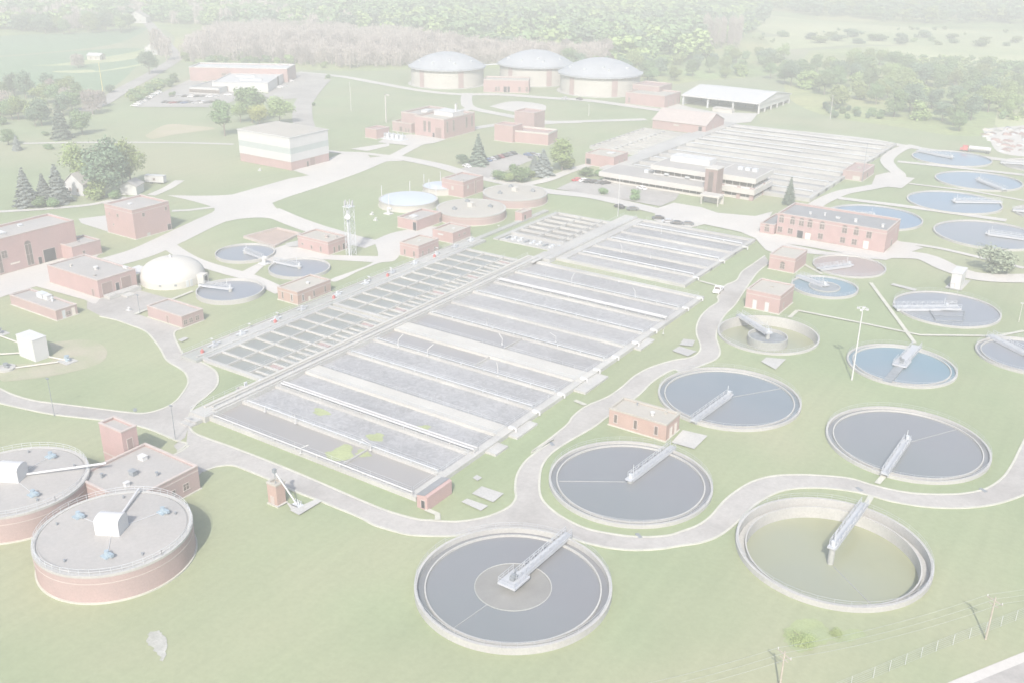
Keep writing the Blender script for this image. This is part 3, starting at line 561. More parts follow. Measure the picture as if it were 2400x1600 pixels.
# ------------------------------------------------------------------ buildings
def BX(z, N, L, Rr, T):
    """near, left and right ground corners (a 't' means the corner was read at the eaves) and the eaves point over the near corner"""
    n = G(z, *N); h = HT(n, z, *T)
    l = G(z, L[0], L[1], h if len(L) > 2 else 0); r = G(z, Rr[0], Rr[1], h if len(Rr) > 2 else 0)
    return n.x, n.y, n.x-l.x, r.y-n.y, h
NWIN = [0]
def facade(face, f, wl, wr):                 # local origin at the near corner: returns point and directions on that face
    if face == 'L': return Vector((-f*wl, 0, 0)), Vector((-1, 0, 0)), Vector((0, -1, 0))
    return Vector((0, f*wr, 0)), Vector((0, 1, 0)), Vector((1, 0, 0))
def fbox(mb, p, d, n, a0, a1, z0, z1, o0, o1):
    q = [p+d*a0+n*o0, p+d*a1+n*o1]; x = sorted((q[0].x, q[1].x)); y = sorted((q[0].y, q[1].y)); mb.box(x[0], x[1], y[0], y[1], z0, z1)
def opening(root, wl, wr, face, f, z, w, h, kind='win', mat=None):
    p, d, n = facade(face, f, wl, wr); a = w/2
    if kind in ('win', 'arch'):
        m = MB(); fbox(m, p, d, n, -a-.08, -a+.06, z, z+h, 0, .07); fbox(m, p, d, n, a-.06, a+.08, z, z+h, 0, .07); fbox(m, p, d, n, -a+.06, a-.06, z+h-.1, z+h+.04, 0, .07); fbox(m, p, d, n, -a-.2, a+.2, z-.14, z, 0, .14)
        if w > 1.1: fbox(m, p, d, n, -.05, .05, z, z+h-.1, 0, .06); fbox(m, p, d, n, -a+.06, -.05, z+h*.5, z+h*.5+.08, 0, .055); fbox(m, p, d, n, .05, a-.06, z+h*.5, z+h*.5+.08, 0, .055)
        wv = m.build('window', 'coping' if mat is None else mat, root, True)
        g = MB(); fbox(g, p, d, n, -a+.06, a-.06, z, z+h-.1, 0, .03)
        if kind == 'arch':
            pts = [p+d*(a*1.05*math.cos(math.pi*i/10))+Vector((0, 0, z+h+.04+a*math.sin(math.pi*i/10)))+n*.03 for i in range(11)]; g.quad(*[tuple(q) for q in (pts if face == 'R' else pts[::-1])])
        g.build('pane', 'glass', wv, True)
    else:
        m = MB(); fbox(m, p, d, n, -a, a, z, z+h, 0, .06); dr = m.build('garage_door' if kind == 'gar' else 'door', mat or ('door' if kind == 'door' else 'dark' if kind == 'ddoor' else 'galv'), root, True)
        m = MB(); fbox(m, p, d, n, -a-.12, -a, z, z+h+.12, 0, .1); fbox(m, p, d, n, a, a+.12, z, z+h+.12, 0, .1); fbox(m, p, d, n, -a, a, z+h, z+h+.12, 0, .1); m.build('frame', 'coping', dr, True)
def building(name, label, bx, brick='brick', roof='roof', cop='coping', wins=(), vents=(), cat='building', par=.45, band=0, plinth=True, rz=0, cope_h=.22, group=None):
    x, y, wl, wr, h = bx; t = thing(name, label, cat, (x, y, 0), rz, group); k = .32
    m = MB(); m.box(-wl, 0, 0, k, 0, h); m.box(-wl, 0, wr-k, wr, 0, h); m.box(-wl, -wl+k, k, wr-k, 0, h); m.box(-k, 0, k, wr-k, 0, h); m.build('wall', brick, t, True)
    MB().box(-wl+k, -k, k, wr-k, h-par-.3, h-par).build('roof', roof, t, True)
    m = MB(); o = .1; c = k+.06
    m.box(-wl-o, o, -o, c, h, h+cope_h); m.box(-wl-o, o, wr-c, wr+o, h, h+cope_h); m.box(-wl-o, -wl+c, c, wr-c, h, h+cope_h); m.box(-c, o, c, wr-c, h, h+cope_h); m.build('coping', cop, t, True)
    if band: m = MB(); m.box(-wl-.03, .05, -.05, 0, h-band-.25, h-band).box(0, .05, 0, wr, h-band-.25, h-band).build('band', cop, t, True)
    if plinth: MB().box(-wl-.25, .25, -.25, 0, 0, .22).box(0, .25, 0, wr+.2, 0, .22).build('plinth', 'kerb', t, True)
    for w in wins: opening(t, wl, wr, *w)
    for (fx, fy, sx, sy, sz, mt) in vents:
        m = MB(); cx, cy = -wl*fx, wr*fy
        if sx < 0: m.tube((cx, cy, h-par), (cx, cy, h-par+sz), -sx, 10).tube((cx, cy, h-par+sz), (cx, cy, h-par+sz+.25), -sx*1.5, 10)
        else: m.box(cx-sx/2, cx+sx/2, cy-sy/2, cy+sy/2, h-par, h-par+sz); m.box(cx-sx/2-.1, cx+sx/2+.1, cy-sy/2-.1, cy+sy/2+.1, h-par+sz, h-par+sz+.1)
        m.build('roof_vent', mt, t, True)
    return t
V = lambda *a: a
B = {}
B['pump'] = BX('Y3', (1645, 1160), (1255, 1040), (1752, 1082), (1637, 1050))
building('pump_house', 'orange brick pump house with pale flat roof between two dark tanks', B['pump'], 'bricko', 'rooft', 'rooft', [('L', .17, 1, .8, 2.0), ('L', .53, 1, .8, 2.0), ('L', .88, 1, .8, 2.0), ('R', .35, .2, 1.1, 2.3, 'door'), ('R', .7, .2, 1.1, 2.3, 'door')], [(.35, .45, -.35, 0, .5, 'white'), (.7, .8, -.15, 0, .4, 'machine'), (.2, .8, .5, .5, .4, 'rooft')], cope_h=.4, par=.1)
B['hut1'] = BX('Y4', (660, 405), (425, 357), (757, 325), (651, 280))
building('pump_house', 'pink brick hut with two white doors beside the small bright blue tank', B['hut1'], 'brick', 'rooft', 'coping', [('L', .36, .2, 1.1, 2.6, 'door', 'white'), ('L', .72, .2, 1.1, 2.6, 'door', 'white'), ('R', .3, 1, .8, 1.6)], [(.5, .6, .6, .6, .3, 'rooft')], band=.9, par=.2)
B['hut2'] = BX('Z6', (765, 1005), (598, 965), (838, 940), (760, 905))
building('pump_house', 'small pink brick hut with one arched window below the arched brick hall', B['hut2'], 'brick', 'rooft', 'coping', [('L', .47, .9, 1.5, 1.5, 'arch')], band=.8, par=.2)
B['arch'] = BX('Z6', (1385, 865), (625, 745), (1475, 778), (1385, 712))
ab = building('pumping_station', 'long pink brick hall with rows of arched windows and dark grey roof', B['arch'], 'brick', 'roofg', 'coping',
         [('L', .15, 4.3, 1.7, 2.2), ('L', .165, .5, 1.6, 2.6, 'door')]+[('L', f, 4.6, 1.7, 1.8, 'arch') for f in (.265, .37, .575, .69, .77, .855, .96)]+[('L', f, 1.2, 1.7, 1.9) for f in (.27, .375, .58, .865, .965)]+[('L', .77, .2, 2.0, 2.6, 'ddoor'), ('L', .695, .2, 1.8, 2.2, 'door'), ('R', .5, .2, 1.4, 2.4, 'ddoor'), ('R', .75, 4, 1, 1.6)],
         [(.08, .35, .8, .8, 1.0, 'white'), (.33, .4, .9, .7, 1.1, 'white'), (.5, .45, 1.4, .6, .5, 'white'), (.63, .5, .5, .5, 1.0, 'white'), (.76, .45, .7, .6, .7, 'white')], band=.9, par=.6)
n = G('Z6', 620, 748); b = BX('Z6', (618, 745), (522, 728), (690, 690), (618, 652))
building('hall_annex', 'low brick annex at the left end of the long arched hall', (b[0], b[1]+1.0, b[2], B['arch'][3]-2, b[4]*.72), 'brick', 'roofg', 'coping', [('L', .5, 1.0, 1.8, 1.5, 'arch')], band=.6)
B['lpump'] = BX('Y2', (880, 635), (768, 585), (1128, 550), (873, 548))
building('pump_house', 'long orange brick pump house with white roof beside the grid basins', B['lpump'], 'bricko', 'rooft', 'coping', [('L', .3, .8, .7, 2.0, 'win', 'white'), ('L', .75, .8, .7, 2.0), ('R', .15, .8, .7, 1.8, 'win', 'white'), ('R', .48, .8, .7, 1.8), ('R', .82, .8, .7, 1.8), ('R', .33, .2, .8, 1.2, 'door')], [(.4, .55, -.4, 0, .4, 'white')], band=.7, par=.2)
B['low'] = BX('Y1', (395, 332), (68, 222), (607, 308), (385, 265))
building('workshop', 'low wide brick workshop with grey roof unit beside the curved left lawn', B['low'], 'brickp', 'roof', 'coping', [('R', .35, .2, 1.0, 2.2, 'door', 'galv'), ('R', .55, .8, 1.6, 1.0), ('R', .8, .2, 1, 2.1, 'door')], [(.62, .75, 2.6, 1.8, 1.3, 'galv'), (.5, .75, 2, 1.6, 1.2, 'white'), (.38, .7, -.3, 0, .9, 'galv')], par=.25)
B['small'] = BX('Y1', (1260, 382), (1035, 300), (1412, 328), (1248, 305))
building('store', 'small low brick store on the inside of the road bend near the white dome', B['small'], 'brickp', 'roof', 'coping', [('L', .42, .2, .9, 2.1, 'door', 'brickdark'), ('R', .15, .8, 1.2, 1.3), ('R', .4, .8, 1.2, 1.3), ('R', .7, .8, 1.2, 1.3)], [], par=.2)
B['garage'] = BX('Z4', (690, 1180), (376, 1058), (938, 1092), (650, 1056))
gb = building('maintenance_garage', 'brick garage with two dark roller doors and a loading dock', B['garage'], 'brick', 'roof', 'coping', [('R', .22, 1.0, 3.2, 3.2, 'gar', 'brickdark'), ('R', .72, 1.0, 3.2, 3.2, 'gar', 'brickdark'), ('R', .48, 1.0, 1.1, 2.2, 'ddoor'), ('L', .12, .3, 1, 2.1, 'door', 'brickdark')], [(.4, .5, -.5, 0, .7, 'white'), (.75, .3, -.25, 0, .4, 'cream'), (.15, .95, 1.8, .6, .5, 'white'), (.2, .2, .6, .6, .4, 'roof')], par=.2)
wl, wr, hh = B['garage'][2:]
MB().box(0.3, 3.2, 1, wr-1, 0, 1.0).box(3.2, 5.8, wr*.38, wr*.6, 0, .55).build('loading_dock', 'conc', gb, True)
MB().rail([(3.1, 1.2, 1), (3.1, wr*.36, 1)], 1.0, 1.5, .05).build('dock_rail', 'white', gb, True); MB().rail([(3.1, wr*.62, 1), (3.1, wr-1.2, 1)], 1, 1.5, .05).build('dock_rail', 'white', gb, True)
p = G('Z4', 890, 915, hh)
MB().box(-wl*.1-5, -wl*.1+1, wr+.6, wr+6.5, 3.2, 3.5).build('canopy', 'white', gb, True)
mm = MB()
for x in (-wl*.1-4.6, -wl*.1+.6): mm.box(x-.12, x+.12, wr+6, wr+6.24, 0, 3.2)
mm.build('canopy_post', 'galv', gb, True)
B['annex'] = BX('Z4', (510, 922), (390, 890), (683, 860), (510, 826))
building('hall_annex', 'small brick annex attached to the right end of the left brick hall', B['annex'], 'brick', 'roof', 'coping', [('R', .38, 1.8, .9, .9, 'win')], [(.5, .5, .5, .5, .3, 'roof')], par=.3)
nb = B['annex']; hp = G('Z4', 545, 868)
hh = HT(hp, 'Z4', 533, 640)
dfar = G('Z4', 345, 590, hh)
hb = (hp.x, hp.y-62, max(8, hp.x-dfar.x), 62, hh)
hl = building('treatment_hall', 'big pink brick hall at the left edge with tall arched dark windows', hb, 'brick', 'roof', 'coping', [('R', f, .8, 2.1, 6.6, 'arch') for f in (.28, .42, .575, .735)]+[('R', .61, 5, 1.8, 2.3), ('R', .84, .2, 4.0, 4.0, 'gar', 'dark'), ('R', .785, .2, 1.1, 2.2, 'ddoor'), ('R', .655, 2.4, 3, .5, 'door')],
              [(.5, .62, 3.5, 8, .5, 'white'), (.7, .8, 1.2, 1.2, .5, 'galv'), (.35, .5, -.3, 0, 1.6, 'cream'), (.4, .45, -.3, 0, 1.8, 'cream')], par=.5)
B['tallsq'] = BX('Z4', (938, 772), (765, 715), (1190, 703), (920, 572))
building('blower_building', 'tall square pink brick building with pale cornice beside the pale road junction', B['tallsq'], 'brick', 'roof', 'coping', [('L', .55, 6.6, 1.1, 1.1), ('L', .85, 6.7, .6, .7), ('L', .75, 3.2, .8, .6), ('R', .28, 7.2, 1.1, 1.3), ('R', .9, 7.4, 1.0, 1.2), ('R', .93, .3, 1.4, 2.0, 'ddoor'), ('R', .35, .2, 1.2, 1.0, 'door', 'conc')], [(.6, .4, 1.4, 1.0, .3, 'white')], band=.9, par=.5)
tb_ = G('Z4', 2010, 295)
B['metal'] = BX('Z4', (2010, 296), (1620, 238), (2237, 224), (2000, 72))
x, y, wl, wr, h = B['metal']; mbt = thing('storage_building', 'tall white metal building with pale green band over a brick base', 'building', (x, y, 0))
MB().box(-wl, 0, 0, wr, 0, h*.26).build('brick_base', 'brick', mbt, True)
MB().box(-wl-.1, .1, -.1, wr+.1, h*.26, h*.5).box(-wl-.1, .1, -.1, wr+.1, h*.68, h).build('wall_panel', 'white', mbt, True)
MB().box(-wl-.08, .08, -.08, wr+.08, h*.5, h*.68).build('green_band', 'band', mbt, True)
MB().box(-wl-.4, .4, -.4, wr+.4, h, h+.3).build('roof_edge', 'white', mbt, True); MB().box(-wl, 0, 0, wr, h+.3, h+.36).build('roof', 'rooft', mbt, True)
opening(mbt, wl, wr, 'R', .55, .1, 3.0, 3.4, 'gar', 'brickdark'); opening(mbt, wl, wr, 'R', .42, .1, 1, 2.2, 'ddoor')
B['b8'] = BX('Y2', (1090, 292), (905, 232), (1228, 248), (1080, 202))
building('control_house', 'brick control house at the foot of the lattice mast', B['b8'], 'brick', 'rooft', 'coping', [('L', .25, .7, .8, 1.8), ('L', .55, .9, .7, 1.2), ('L', .85, 1.6, .9, .6), ('R', .3, .3, .9, 2.0), ('R', .55, .3, .9, 2.0), ('R', .8, .4, .9, 1.9, 'ddoor')], [(.35, .5, -.5, 0, .7, 'coping'), (.15, .7, .6, .6, .5, 'roof')], band=.6, par=.3)
B['b9'] = BX('Y2', (1710, 320), (1603, 282), (1836, 262), (1702, 230))
building('pump_house', 'small brick hut with a pale roof nearest the upper end of the grid basins', B['b9'], 'brick', 'rooft', 'coping', [('L', .25, .7, .7, 1.8), ('L', .75, .7, .7, 1.8), ('R', .2, .7, .7, 1.7), ('R', .5, .7, .7, 1.7), ('R', .8, .7, .7, 1.7)], [(.5, .5, .5, .5, .3, 'white')], band=.6, par=.25)
B['b10'] = BX('Y2', (1945, 212), (1815, 178), (2090, 168), (1940, 140))
building('pump_house', 'brick hut with dark roof rim between two small brick houses and the tan tank', B['b10'], 'brick', 'rooft', 'coping', [('L', .6, 2.2, 2.2, .5, 'door', 'white'), ('R', .35, 1.8, .8, .9), ('R', .65, 1.8, 1.4, .7)], [(.4, .5, -.3, 0, .3, 'white')], par=.4)
B['b11'] = BX('Z5', (520, 715), (403, 682), (722, 660), (520, 642))
building('digester_control_house', 'brick house with a dark doorway joined to the lower tan round tank', B['b11'], 'brick', 'roof', 'coping', [('L', .1, .2, 1.4, 3.0, 'ddoor'), ('R', .95, .5, .8, 1.5, 'ddoor')], [(.6, .35, 2.4, 2.2, .4, 'white')], par=.5)
B['b12'] = BX('Z5', (842, 486), (718, 450), (988, 440), (838, 376))
building('digester_building', 'tall brick block among the round digester tanks', B['b12'], 'brick', 'roof', 'coping', [('L', .5, 2.6, 1, 1.5, 'door', 'cream'), ('R', .22, 3.2, .9, 1.3, 'door', 'cream'), ('R', .6, .2, .8, 5.5, 'ddoor', 'brickdark')], [(.3, .3, .8, .8, .3, 'roof')], par=.5, band=1.2)
B['kiosk'] = BX('Z5', (1245, 652), (1203, 640), (1296, 622), (1242, 590))
building('kiosk', 'tiny brick kiosk standing alone right of the lower tan tank', B['kiosk'], 'brick', 'rooft', 'coping', [('R', .3, .2, 1.0, 2.1, 'ddoor')], par=.15)
B['b28'] = BX('Z5', (1875, 285), (1735, 235), (1952, 245), (1868, 205))
building('pump_house', 'brick pump house at the near corner of the far narrow basins', B['b28'], 'brick', 'rooft', 'coping', [('L', .88, .6, 2.2, 2.4, 'gar', 'dark'), ('R', .4, .8, 1.4, 2.2), ('R', .75, .8, 1.4, 2.2)], [(.4, .6, 3, 3, .3, 'white')], par=.3)
B['b29'] = BX('Z6', (1235, 372), (1110, 345), (1320, 318), (1235, 310))
building('pump_house', 'brick pump house at the right corner of the farthest aeration tank', B['b29'], 'brickp', 'brickp', 'coping', [('L', .3, .4, 3, 1.6, 'door', 'cream'), ('R', .4, .4, 1.4, 2.2, 'ddoor')], [(.5, .5, 1.5, 1.5, .4, 'rooft')], par=.3)
# near digester complex
g1 = G('Y5', 1150, 452); hw = HT(g1, 'Y5', 1135, 322); rr = G('Y5', 845, 187, hw); rl = G('Y5', 490, 415, hw)
wrD = 26; near = (G('Y5', 1135, 322, hw))
wlD = near.x-rr.x
dgy0 = rl.y
bD = (near.x, dgy0, wlD, near.y-dgy0, hw)
building('digester_building', 'low flat roofed brick building wedged between the two near round tanks', bD, 'brickp', 'roof', 'coping', [('R', .8, 1.4, 1.3, 1.4), ('R', .62, 1.6, .8, 1.1), ('R', .5, 1.6, .8, 1.1)], [(.72, .75, 1.5, 1.1, .8, 'white'), (.5, .45, 1.3, 1.0, .9, 'machine'), (.35, .25, .7, .9, .7, 'white'), (.75, .2, .4, .4, .8, 'machine'), (.25, .6, -.2, 0, .6, 'machine')], par=.35, band=.7)
tn = G('Y5', 695, 131, 0); hs = hw+4.2
tN = G('Y5', 695, 131, hs); tL = G('Y5', 556, 80, hs); tR = G('Y5', 795, 97, hs)
building('stair_tower', 'slender pink brick stair tower rising behind the near digester building', (tN.x, tN.y, max(3, tN.x-tL.x), max(3, tR.y-tN.y), hs), 'brick', 'roof', 'coping', [('R', .45, hw+.1, 1.1, 2.2, 'ddoor', 'brickdark')], par=.4, band=6.2)

def round_tank(name, label, cx, cy, r, h, roofm='roof', wallm='brickp', kick='kerb', rimm='conc', rise=.35, boxes=(), group=None):
    t = thing(name, label, 'tank', (cx, cy, 0), 0, group)
    MB().ring(cx, cy, r-.4, r, 0, h-.45, 96).build('wall', wallm, t, smooth=True)
    MB().ring(cx, cy, r-.6, r+.08, h-.45, h, 96).build('rim', rimm, t, smooth=True)
    MB().ring(cx, cy, r, r+.28, 0, .25, 96).build('plinth', kick, t, smooth=True)
    MB().ring(cx, cy, r, r+.05, h*.68, h*.68+.14, 96).build('course', 'coping', t, smooth=True)
    MB().lathe(cx, cy, [(r-.6, h-.12), (r*.93, h-.05), (r*.925, h+.02), (r*.5, h+rise*.7), (1, h+rise), (.05, h+rise)], 96).build('roof', roofm, t, smooth=True)
    return t
dN = G('Y5', 530, 1122); hd = HT(dN, 'Y5', 525, 962)
def circ_at(h, z, l, r, t, b):
    m = (l+r)/2; c = (G(z, m, t, h)+G(z, m, b, h))/2; return c.x, c.y, (r-l)/2/ZN[z][2]*depth(c)/FPX/math.hypot(1, (pxl(z, m, t)[0]-1200)/FPX)
d1 = circ_at(hd, 'Y5', 186, 1120, 455, 962)
D2 = G('Y5', 520, 335, hd)
def rnd_roof(t, cx, cy, r, h, boxpx, valves, pipe_to):
    q = G('Y5', *boxpx, h+.3)
    
    m = MB(); ca, sa = math.cos(R(28)), math.sin(R(28)); pr = [(-1.7, 0), (-1.7, 2.7)]+[(-1.7*math.cos(math.pi*i/8), 2.7+.75*math.sin(math.pi*i/8)) for i in range(1, 8)]+[(1.7, 2.7), (1.7, 0)]; k = len(pr)
    for xx in (-2.1, 2.1): m.v += [(q.x+xx*ca-yy*sa, q.y+xx*sa+yy*ca, h+zz) for yy, zz in pr]
    m.f = [tuple(range(k)), tuple(range(2*k-1, k-1, -1))]+[((i+1) % k, i, k+i, k+(i+1) % k) for i in range(k)]
    bx = m.build('gas_dome_cover', 'white', t)
    for i, (vx, vy) in enumerate(valves):
        p = G('Y5', vx, vy, h+.4); m = MB(); m.box(p.x-.8, p.x+.8, p.y-.8, p.y+.8, h, h+.35).tube((p.x, p.y, h), (p.x, p.y, h+1.2), .4, 10).box(p.x+.2, p.x+1.5, p.y-.3, p.y+.3, h+.5, h+1.0); m.build('relief_valve', 'bluem', t)
        m = MB(); m.tube((p.x, p.y, h+.35), (q.x, q.y, h+.4), .045, 5); m.build('conduit', 'galv', t)
    e = G('Y5', *pipe_to, h+.6); m = MB(); m.path([(q.x, q.y, h+.7), (e.x, e.y, h+.8)], .22, 8); m.build('gas_pipe', 'galv' if vx > 700 else 'white', t, smooth=True)
    for a in range(5):
        aa = 1.1+a*1.25; m = MB().tube((cx+r*.8*math.cos(aa), cy+r*.8*math.sin(aa), h), (cx+r*.8*math.cos(aa), cy+r*.8*math.sin(aa), h+.6), .18, 8); m.build('hatch', 'machine', t)
    MB().rail([(p[0], p[1], h) for p in circ(cx, cy, r-.2, 48)], 1.05, 2.4, .035, True).build('guard_rail', 'galv', t)
t = round_tank('digester_tank', 'round pink brick digester with white box on its roof, the whole drum in view', d1[0], d1[1], d1[2], hd)
rnd_roof(t, *d1, hd, (645, 690), ((450, 605), (935, 580), (615, 830)), (800, 455))
c2 = G('Y5', 85, 402, hd); d2 = (c2.x, c2.y, d1[2])
t = round_tank('digester_tank', 'round pink brick digester cut off by the left edge of the picture', *d2, hd)
rnd_roof(t, *d2, hd, (75, 390), ((290, 262), (190, 480), (-150, 300)), (610, 310))

def dome_tank(label, l, r, yb, ywt, ytop, z='Z2'):
    pb = G(z, (l+r)/2, yb); d = Vector((pb.x-CAM.x, pb.y-CAM.y, 0)).normalized(); rr = 20
    for _ in range(6): c = pb+d*rr; rr = (r-l)/2/ZN[z][2]*depth(c)/FPX
    h = HT(pb, z, 0, ywt); c = pb+d*rr; hr = HT(c, z, 0, ytop)
    t = thing('dome_digester', label, 'tank', (c.x, c.y, 0), 0, 'large domed digesters')
    MB().ring(c.x, c.y, rr-.5, rr, 0, h, 72).build('wall', 'cream', t, smooth=True)
    RR = rr*1.07; rise = max(5, hr-h)
    prof = [(rr-.3, h-.3), (RR, h-.2), (RR, h+.5), (RR*.97, h+.6)]+[(RR*.97*(1-a/9), h+.6+rise*(1-(1-a/9)**2)) for a in range(1, 9)]+[(.6, h+.6+rise)]
    MB().lathe(c.x, c.y, prof, 72).build('dome_roof', 'domeb', t, smooth=True)
    base = math.atan2(CAM.y-c.y, CAM.x-c.x)
    for a in (-1.9, -.75, .37, 1.5, 2.7):
        m = MB(); m.lathe(c.x, c.y, [(rr, 0), (rr+.25, 0), (rr+.25, h-.3), (rr, h-.3)], 4, False, base+a-.075, base+a+.075); m.build('pilaster', 'brickp', t)
    for a, q in ((-.5, .8), (.25, .82), (.1, .7), (-1.2, .8), (1.0, .78)):
        x, y = c.x+rr*q*math.cos(base+a), c.y+rr*q*math.sin(base+a); zz = h+.6+rise*(1-(rr*q/(RR*.97))**2); MB().box(x-.6, x+.6, y-.6, y+.6, zz-.5, zz+.8).build('roof_hatch', 'galv', t)
    MB().rail([(p[0], p[1], h+.5) for p in circ(c.x, c.y, RR, 36)], 1.1, 4, .05, True).build('guard_rail', 'galv', t)
    MB().ring(c.x, c.y, rr, rr+2.2, 0, .25, 64).build('apron', 'conc', t)
    m = MB(); 
    for i in range(26):
        a = base-1.2+2.4*i/26; m.box(c.x+(rr+.15)*math.cos(a)-.25, c.x+(rr+.15)*math.cos(a)+.25, c.y+(rr+.15)*math.sin(a)-.25, c.y+(rr+.15)*math.sin(a)+.25, h-1.1, h-.35)
    m.build('corbel', 'coping', t)
    return c, rr, h
DM = [dome_tank('leftmost large cream digester with blue grey dome roof', 483, 980, 615, 492, 364), dome_tank('rearmost cream domed digester, behind the low brick building', 1090, 1585, 600, 474, 350), dome_tank('rightmost cream domed digester, overlapping the one behind', 1505, 2050, 672, 542, 405)]
m = MB(); a, b_ = DM[0], DM[1]; d = (b_[0]-a[0]); d.z = 0; d.normalize()
m.bar(a[0]+d*a[1]+Vector((0, 0, a[2]+.6)), b_[0]-d*b_[1]+Vector((0, 0, b_[2]+.6)), 1.6, .6); o = m.build('footbridge', 'galv'); tag(o, 'thin grey footbridge joining two of the domed digesters at roof level', 'footbridge')

# white dome beside the small tanks
pb = G('Z4', 1202, 1117); d = Vector((pb.x-CAM.x, pb.y-CAM.y, 0)).normalized(); rr = 12
for _ in range(6): c = pb+d*rr; rr = 455/2/2.94*depth(c)/FPX/1.06
hr = HT(c, 'Z4', 0, 893)
t = thing('gas_dome', 'smooth white concrete dome beside the brick garage', 'dome', (c.x, c.y, 0))
MB().lathe(c.x, c.y, [(rr, 0), (rr, 2.0)]+[(rr*.995*math.cos(a*math.pi/2/10), 2.0+(hr-2.0)*math.sin(a*math.pi/2/10)) for a in range(0, 10)]+[(.4, hr)], 64).build('shell', 'domew', t, smooth=True)
MB().tube((c.x, c.y, hr), (c.x, c.y, hr+.9), .35, 8).build('finial', 'white', t)
base = math.atan2(CAM.y-c.y, CAM.x-c.x)
m = MB(); a = base+.95; e = Vector((math.cos(a), math.sin(a), 0)); m.bar(c+e*(rr-2)+Vector((0, 0, 3.0)), c+e*(rr+2.0)+Vector((0, 0, 3.0)), 2.6, 3.0); m.build('porch', 'domew', t)
m = MB(); m.bar(c+e*(rr+2)+Vector((0, 0, 2.4)), c+e*(rr+2.06)+Vector((0, 0, 2.4)), 1.3, 2.2); m.build('door', 'dark', t)
for a in (-.42, .05, 1.6):
    e = Vector((math.cos(base+a), math.sin(base+a), 0)); p = c+e*rr; MB().bar(p-e*.3+Vector((0, 0, 1.6)), p+e*.07+Vector((0, 0, 1.6)), .7, .6).build('vent_opening', 'machine', t)
for a in (.42, .56):
    e = Vector((math.cos(base+a), math.sin(base+a), 0)); p = c+e*rr; MB().bar(p-e*.3+Vector((0, 0, 2.2)), p+e*.1+Vector((0, 0, 2.2)), .8, 2.0).build('door', 'galv', t)

# tan roofed tanks in the middle
r1 = circ_at(3.4, 'Z5', 975, 1420, 382, 508); r2 = circ_at(3.4, 'Z5', 655, 1135, 485, 618); r3 = circ_at(2.6, 'Z5', 258, 665, 428, 548); r4 = circ_at(2.6, 'Z5', 560, 800, 355, 440)
for lab, rr_, hgt, rf, wlm in (('tan topped round brick tank right of the tall brick block', r1, 3.4, 'rooft', 'brickp'), ('tan topped round brick tank below the tall brick block', r2, 3.4, 'rooft', 'brickp'), ('round tank with pale blue cover left of the tan tanks', r3, 2.6, 'coverb', 'cream'), ('pale blue covered tank hidden behind the tall brick block', r4, 2.6, 'coverb', 'cream')):
    t = round_tank('covered_tank', lab, *rr_, hgt, rf, wlm, rise=.4 if rf == 'rooft' else .7)
    if rf == 'rooft':
        cx, cy, q = rr_
        MB().box(cx-1, cx+1, cy-1, cy+1, hgt, hgt+1.9).build('gas_dome_cover', 'cream', t)
        for a in (.6, 2.4, 4.3):
            x, y = cx+q*.55*math.cos(a), cy+q*.55*math.sin(a); MB().box(x-.8, x+.8, y-.6, y+.6, hgt, hgt+.9).tube((x, y, hgt), (x, y, hgt+1.4), .35, 8).build('relief_valve', 'machine', t)
    else:
        for a in (1.0, 2.2, 3.4, 4.7):
            x, y = rr_[0]+rr_[2]*math.cos(a), rr_[1]+rr_[2]*math.sin(a); MB().tube((x, y, 0), (x, y, 6.5), .14, 6).build('guide_post', 'white', t)

